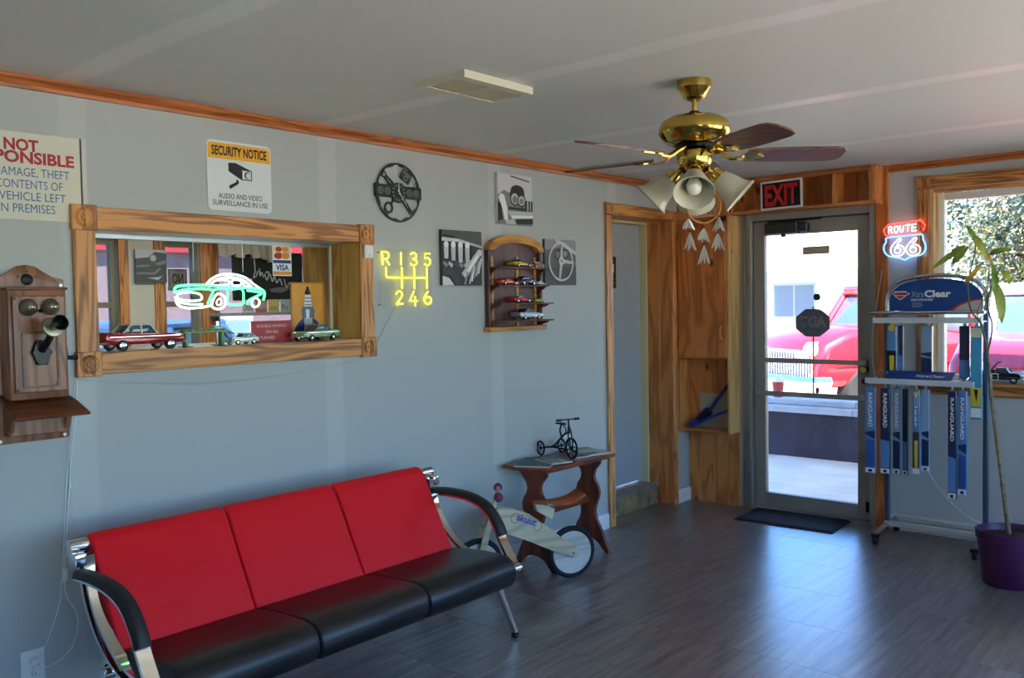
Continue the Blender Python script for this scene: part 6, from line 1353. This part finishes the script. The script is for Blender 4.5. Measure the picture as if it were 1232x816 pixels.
nst('chrome_tube', [(210, 357), (212, 366), (222, 370), (236, 370), (249, 368)], NW, 0.0046)
nst('chrome_tube', [(212, 363), (226, 366), (240, 366)], NW, 0.004)
nst('wheel_tube', [(252, 362), (258, 354), (266, 358), (266, 368), (258, 372), (251, 369)], NW, 0.0046, True)
nst('wheel_tube', [(257, 362), (261, 360), (262, 366), (257, 367)], NW, 0.003, True)
nst('wheel_tube', [(299, 364), (304, 359), (309, 363), (307, 369), (301, 370)], NW, 0.0042, True)
MB().prism(rrect(-0.235, 0.235, -0.08, 0.092, 0.02), 0.0, 0.004).build('backing_panel', MATS['acrylic'], neon, smooth=0)
for sx in (-0.12, 0.12): MB().cyl((sx, 0.002, 0.09), (sx, 0.002, 0.2405), 0.0015, seg=6).build('hanging_wire', STEEL, neon)

ZS = 1.605 - 0.325 + 0.092 - 0.006 + 0.0003      # top of the hatch sill
MET = mat('toy_deep_red', (150, 26, 28), 0.15, 0.2, coat=.8)
car('model_car', 'large red model car with white roof on the service window sill', 'toy car', 0.335, (-0.085, -4.285, ZS), PI / 2, MET, CW, 'classic', 'model cars on the service window sill')
car('model_car', 'pale green model car on the sill before the spark plug sign', 'toy car', 0.25, (-0.062, -3.425, ZS), -PI / 2 + 0.2, mat('toy_sage', (142, 164, 130), 0.25, coat=.5), mat('toy_sage2', (120, 142, 110), 0.3), 'classic', 'model cars on the service window sill')
car('model_car', 'small white model car on the sill left of the red sign', 'toy car', 0.15, (-0.075, -3.815, ZS), -PI / 2 + .15, mat('toy_mint', (196, 214, 206), 0.25, coat=.5), CW, 'rod', 'model cars on the service window sill')
# model two-post lift, green
lfv = wallthing('model_car_lift', 'small green model car lift on the service window sill', 'model', -3.99, ZS, -0.10)
GRN = mat('lift_green', (96, 142, 92), 0.4)
for sx in (-0.085, 0.085):
    MB().box(sx - 0.006, sx + 0.006, -0.014, 0.014, 0.003, 0.066).build('post', GRN, lfv, smooth=0)
    MB().box(sx - 0.02, sx + 0.02, -0.03, 0.03, 0, 0.003).build('foot_plate', BLACKM, lfv, smooth=0)
for yk in (-0.018, 0.018): MB().box(-0.105, 0.105, yk - 0.006, yk + 0.006, 0.060, 0.068).build('runway', GRN, lfv, smooth=0)
MB().prism([(0.105, 0.062), (0.14, 0.048), (0.14, 0.052), (0.105, 0.068)], -0.022, 0.022).build('ramp', GRN, lfv, smooth=0)
for k in range(7): MB().cyl((-0.09 + k * 0.03, -0.024, 0.072), (-0.09 + k * 0.03, 0.024, 0.072), 0.004, seg=8).build('roller', mat('lift_lime', (136, 168, 90), 0.5), lfv)
gp = wallthing('model_engine_stand', 'small silver model engine stand between lift and white model car', 'model', -3.885, ZS, -0.168)
MB().box(-0.02, 0.02, -0.02, 0.02, 0, 0.004).build('base', STEEL, gp, smooth=0); MB().cyl((0, 0, 0.004), (0, 0, 0.06), 0.006, seg=10).build('stand_post', STEEL, gp)
MB().box(-0.022, 0.022, -0.016, 0.016, 0.06, 0.088, 0.004).build('engine_block', mat('engine_teal', (130, 160, 166), 0.35, 0.4), gp); MB().cyl((0, 0, 0.088), (0, 0, 0.105), 0.014, seg=14).build('air_cleaner', CHROME, gp)

rs2 = wallthing('savings_sign', 'red sign with white capital lettering on the service window sill', 'sign', -3.635, ZS, -0.115)
MB().box(-0.11, 0.11, -0.004, 0.0, 0.0, 0.102, 0.001).build('plate', mat('sign_crimson', (158, 26, 34), 0.4), rs2, smooth=0)
MB().prism([(0.0, 0.0), (0.05, 0.0), (0.0, 0.09)], -0.02, 0.02, 'yz').build('prop_foot', mat('sign_crimson2', (130, 24, 30), 0.5), rs2, smooth=0)
pk_ = mat('pale_pink_ink', (220, 180, 180), 0.6)
text('DOUBLE SAVINGS', pk_, rs2, 0, 0.072, 0.013, width=0.16, y=-0.0045, align='c', bold=0.01); text('ON ALL', pk_, rs2, 0, 0.045, 0.013, width=0.07, y=-0.0045, align='c', bold=0.01); text('RETURNED', pk_, rs2, -0.09, 0.018, 0.013, width=0.105, y=-0.0045, bold=0.01)

sp = wallthing('spark_plug_sign', 'amber sign with a large spark plug picture in the service window', 'sign', -3.40, ZS, -0.158)
MB().box(-0.098, 0.098, -0.006, 0, 0.0, 0.282, 0.001).build('plate', mat('amber_plate', (212, 146, 40), 0.45, vary=0.18, vscale=8), sp, smooth=0)
fr_ = MB().ring(rrect(-0.098, 0.098, 0, 0.282, 0.003, 1), rrect(-0.090, 0.090, 0.008, 0.274, 0.003, 1), -0.008, -0.006); fr_.build('border', mat('plate_border', (178, 118, 62), 0.5), sp, smooth=0)
nav = mat('plate_navy', (26, 40, 104), 0.45); plb = mat('plug_steel', (96, 104, 122), 0.4); plw = mat('plug_white', (214, 216, 222), 0.4)
flat('spark_plug_picture', [([(-0.09, 0.008), (0.09, 0.008)] + arc(0.0, 0.008, 0.09, 0, 180, 16, 0.105), nav), ([(-0.006, 0.262), (0.006, 0.262), (0.009, 0.245), (0.016, 0.235), (0.016, 0.222), (-0.016, 0.222), (-0.016, 0.235), (-0.009, 0.245)], BLACKI), ([(-0.017, 0.222), (0.017, 0.222), (0.022, 0.165), (-0.022, 0.165)], plw)] +
     [([(-0.020, 0.208 - k * .016), (0.020, 0.208 - k * .016), (0.020, 0.203 - k * .016), (-0.020, 0.203 - k * .016)], plb) for k in range(3)] +
     [([(-0.030, 0.165), (0.030, 0.165), (0.036, 0.150), (-0.036, 0.150)], plb), ([(-0.040, 0.150), (0.040, 0.150), (0.036, 0.108), (-0.036, 0.108)], plb), ([(-0.014, 0.150), (0.008, 0.150), (0.006, 0.108), (-0.012, 0.108)], plw), ([(-0.024, 0.108), (0.024, 0.108), (0.024, 0.062), (-0.024, 0.062)], LGREYI)] +
     [([(-0.025, 0.102 - k * .009), (0.025, 0.100 - k * .009), (0.025, 0.097 - k * .009), (-0.025, 0.099 - k * .009)], plb) for k in range(5)] + [([(-0.006, 0.062), (0.006, 0.062), (0.006, 0.048), (-0.006, 0.048)], REDI)], sp, y=-0.006, step=0.0001)
MB().prism([(0.0, 0.0), (0.045, 0.0), (0.0, 0.2)], -0.015, 0.015, 'yz').build('prop_foot', mat('prop_card', (140, 120, 90), 0.7), sp, smooth=0)

cd_ = wallthing('card_decal', 'credit card decal with red and orange discs and VISA on glass', 'decal', -3.498, 1.753, -0.2155)
MB().box(-0.054, 0.054, -0.001, 0, -0.073, 0.073).build('decal_sheet', mat('decal_white', (226, 230, 236), 0.4), cd_, smooth=0)
orc = mat('decal_orange', (232, 140, 34), 0.4); dbl = mat('decal_blue', (24, 44, 110), 0.4)
flat('decal_print', [([(-0.05, 0.036), (0.05, 0.036), (0.05, 0.071), (-0.05, 0.071)], mat('decal_peach', (232, 196, 150), 0.5)), (circ(-0.018, 0.055, 0.018, 16, .012), REDI), (circ(0.018, 0.055, 0.018, 16, .012), orc), (circ(-0.02, 0.024, 0.025, 18, .016), REDI), (circ(0.02, 0.024, 0.025, 18, .016), orc), ([(-0.05, 0.003), (0.05, 0.003), (0.05, -0.012), (-0.05, -0.012)], dbl), ([(-0.05, -0.052), (0.05, -0.052), (0.05, -0.068), (-0.05, -0.068)], orc)], cd_, y=-0.001, step=0.0001)
text('VISA', dbl, cd_, 0, -0.045, 0.026, width=0.075, y=-0.0022, bold=0.03, align='c')

# ------------------------------------------------------------------ Route 66 neon beside the door
r66 = thing('route_sign', 'glowing ROUTE 66 shield neon sign beside the front window', 'neon sign', (1.594, -0.022, 1.885))
NR = emit('neon_red', (255, 60, 50), 2.6); NB = emit('neon_blue', (70, 130, 255), 3.6); NWW = emit('neon_warmwhite', (255, 244, 246), 1.7)
def st6(nm, pts, m, r=0.0042, closed=False, sm=False): return stroke(r66, nm, pts, m, r, sm, -0.018, closed)
st6('banner_tube', [(-0.122, 0.052), (-0.130, 0.078), (-0.100, 0.112), (0.085, 0.122), (0.092, 0.132), (0.126, 0.090), (0.112, 0.060)], NR)
st6('banner_tube', [(-0.110, 0.036), (-0.123, 0.050)], NR); st6('banner_tube', [(-0.104, 0.041), (0.10, 0.050)], NR, 0.003)
st6('shield_tube', [(-0.112, 0.024), (-0.04, 0.030), (0.04, 0.033), (0.105, 0.034), (0.112, 0.005), (0.126, -0.035), (0.124, -0.068), (0.102, -0.092), (0.06, -0.100), (0.025, -0.108), (0.0, -0.122), (-0.025, -0.110), (-0.06, -0.102), (-0.100, -0.092), (-0.126, -0.062), (-0.128, -0.025), (-0.115, 0.0)], NB, 0.0045, True, True)
for dx in (-0.044, 0.052):
    st6('numeral_tube', [(dx + 0.008, 0.016), (dx - 0.026, -0.018), (dx - 0.043, -0.052), (dx - 0.030, -0.086), (dx + 0.005, -0.096), (dx + 0.038, -0.078), (dx + 0.040, -0.045), (dx + 0.012, -0.026), (dx - 0.018, -0.040)], NWW, 0.0032, False, True)
    st6('numeral_tube', [(dx + 0.0 + 0.020 * math.cos(2 * PI * k / 12), -0.060 + 0.018 * math.sin(2 * PI * k / 12)) for k in range(12)], NWW, 0.0030, True, True)
    st6('numeral_tube', [(dx + 0.008, 0.018), (dx + 0.022, 0.010), (dx - 0.004, -0.018)], NWW, 0.0030, False, True)
def glyph(x, z, sl, pl):
    for p in pl: st6('letter_tube', [(x + a, z + b + (x + a) * sl) for a, b in p], NWW, 0.0032)
glyph(-0.100, 0.058, .05, [[(0, 0), (0, 0.042), (0.016, 0.042), (0.022, 0.034), (0.016, 0.022), (0, 0.022)], [(0.010, 0.022), (0.024, 0)]])
glyph(-0.066, 0.058, .05, [[(0.006, 0.004), (0, 0.021), (0.006, 0.040), (0.018, 0.042), (0.026, 0.021), (0.018, 0.0), (0.006, 0.004)]])
glyph(-0.030, 0.058, .05, [[(0, 0.042), (0.001, 0.010), (0.010, 0.0), (0.020, 0.006), (0.024, 0.042)]])
glyph(0.004, 0.058, .05, [[(0, 0.042), (0.030, 0.042)], [(0.015, 0.042), (0.015, 0.0)]])
glyph(0.046, 0.058, .05, [[(0.026, 0.042), (0, 0.042), (0, 0.0), (0.028, 0.0)], [(0, 0.021), (0.022, 0.021)]])
MB().prism([(-0.125, 0.03), (-0.14, 0.08), (-0.10, 0.125), (0.09, 0.142), (0.138, 0.09), (0.122, 0.04), (0.138, -0.04), (0.13, -0.08), (0.06, -0.112), (0, -0.134), (-0.06, -0.114), (-0.13, -0.08), (-0.14, -0.03)], -0.008, -0.005).build('backing_panel', MATS['acrylic'], r66, smooth=0)
for a, b in ((-0.1, 0.1), (0.1, 0.11), (-0.1, -0.08), (0.1, -0.08)): MB().cyl((a, 0.0, b), (a, -0.012, b), 0.004, seg=8).build('standoff', STEEL, r66)

# black toy truck on the front window sill
tt = car('toy_truck', 'black vintage toy truck on the front window sill', 'toy truck', 0.235, (2.135, 0.045, 0.9875), 0.0, BLACKM, BLACKM, 'pickup', None, 2)
MB().prism([(-0.10, 0.062), (-0.03, 0.062), (-0.03, 0.085), (-0.10, 0.075)], -0.03, 0.03).build('truck_bed', BLACKM, tt, smooth=0)
MB().tube([(-0.055, 0, 0.08), (-0.02, 0, 0.125), (0.0, 0, 0.13)], 0.004, 6).build('crane_boom', BLACKM, tt)
MB().ring(rrect(-0.045, -0.005, 0.02, 0.062, 0.003, 1), rrect(-0.040, -0.010, 0.025, 0.057, 0.003, 1), -0.0475, -0.046).build('white_panel_frame', WHITEI, tt, smooth=0)
# white cord behind the rack
rc = thing('white_cable', 'thin white cable hanging behind the display rack to the floor', 'cord', (1.7, -0.02, 0))
MB().tube(smooth_path([(-0.05, 0.0, 0.90), (-0.03, 0.0, 0.62), (0.03, -0.004, 0.42), (0.14, -0.01, 0.26), (0.28, -0.02, 0.15), (0.42, -0.02, 0.10)], 5), 0.0025, 6).build('cable', WHITEP, rc)
rc2 = thing('neon_cable', 'thin pale cable dropping beside the entry door post', 'cord', (1.39, -0.03, 0.9))
MB().tube(smooth_path([(0.06, 0, 0.80), (0.03, -0.004, 0.6), (0.0, -0.006, 0.40), (0.0, -0.006, 0.2), (0.03, -0.004, 0.06)], 5), 0.0022, 6).build('cable', WHITEP, rc2)
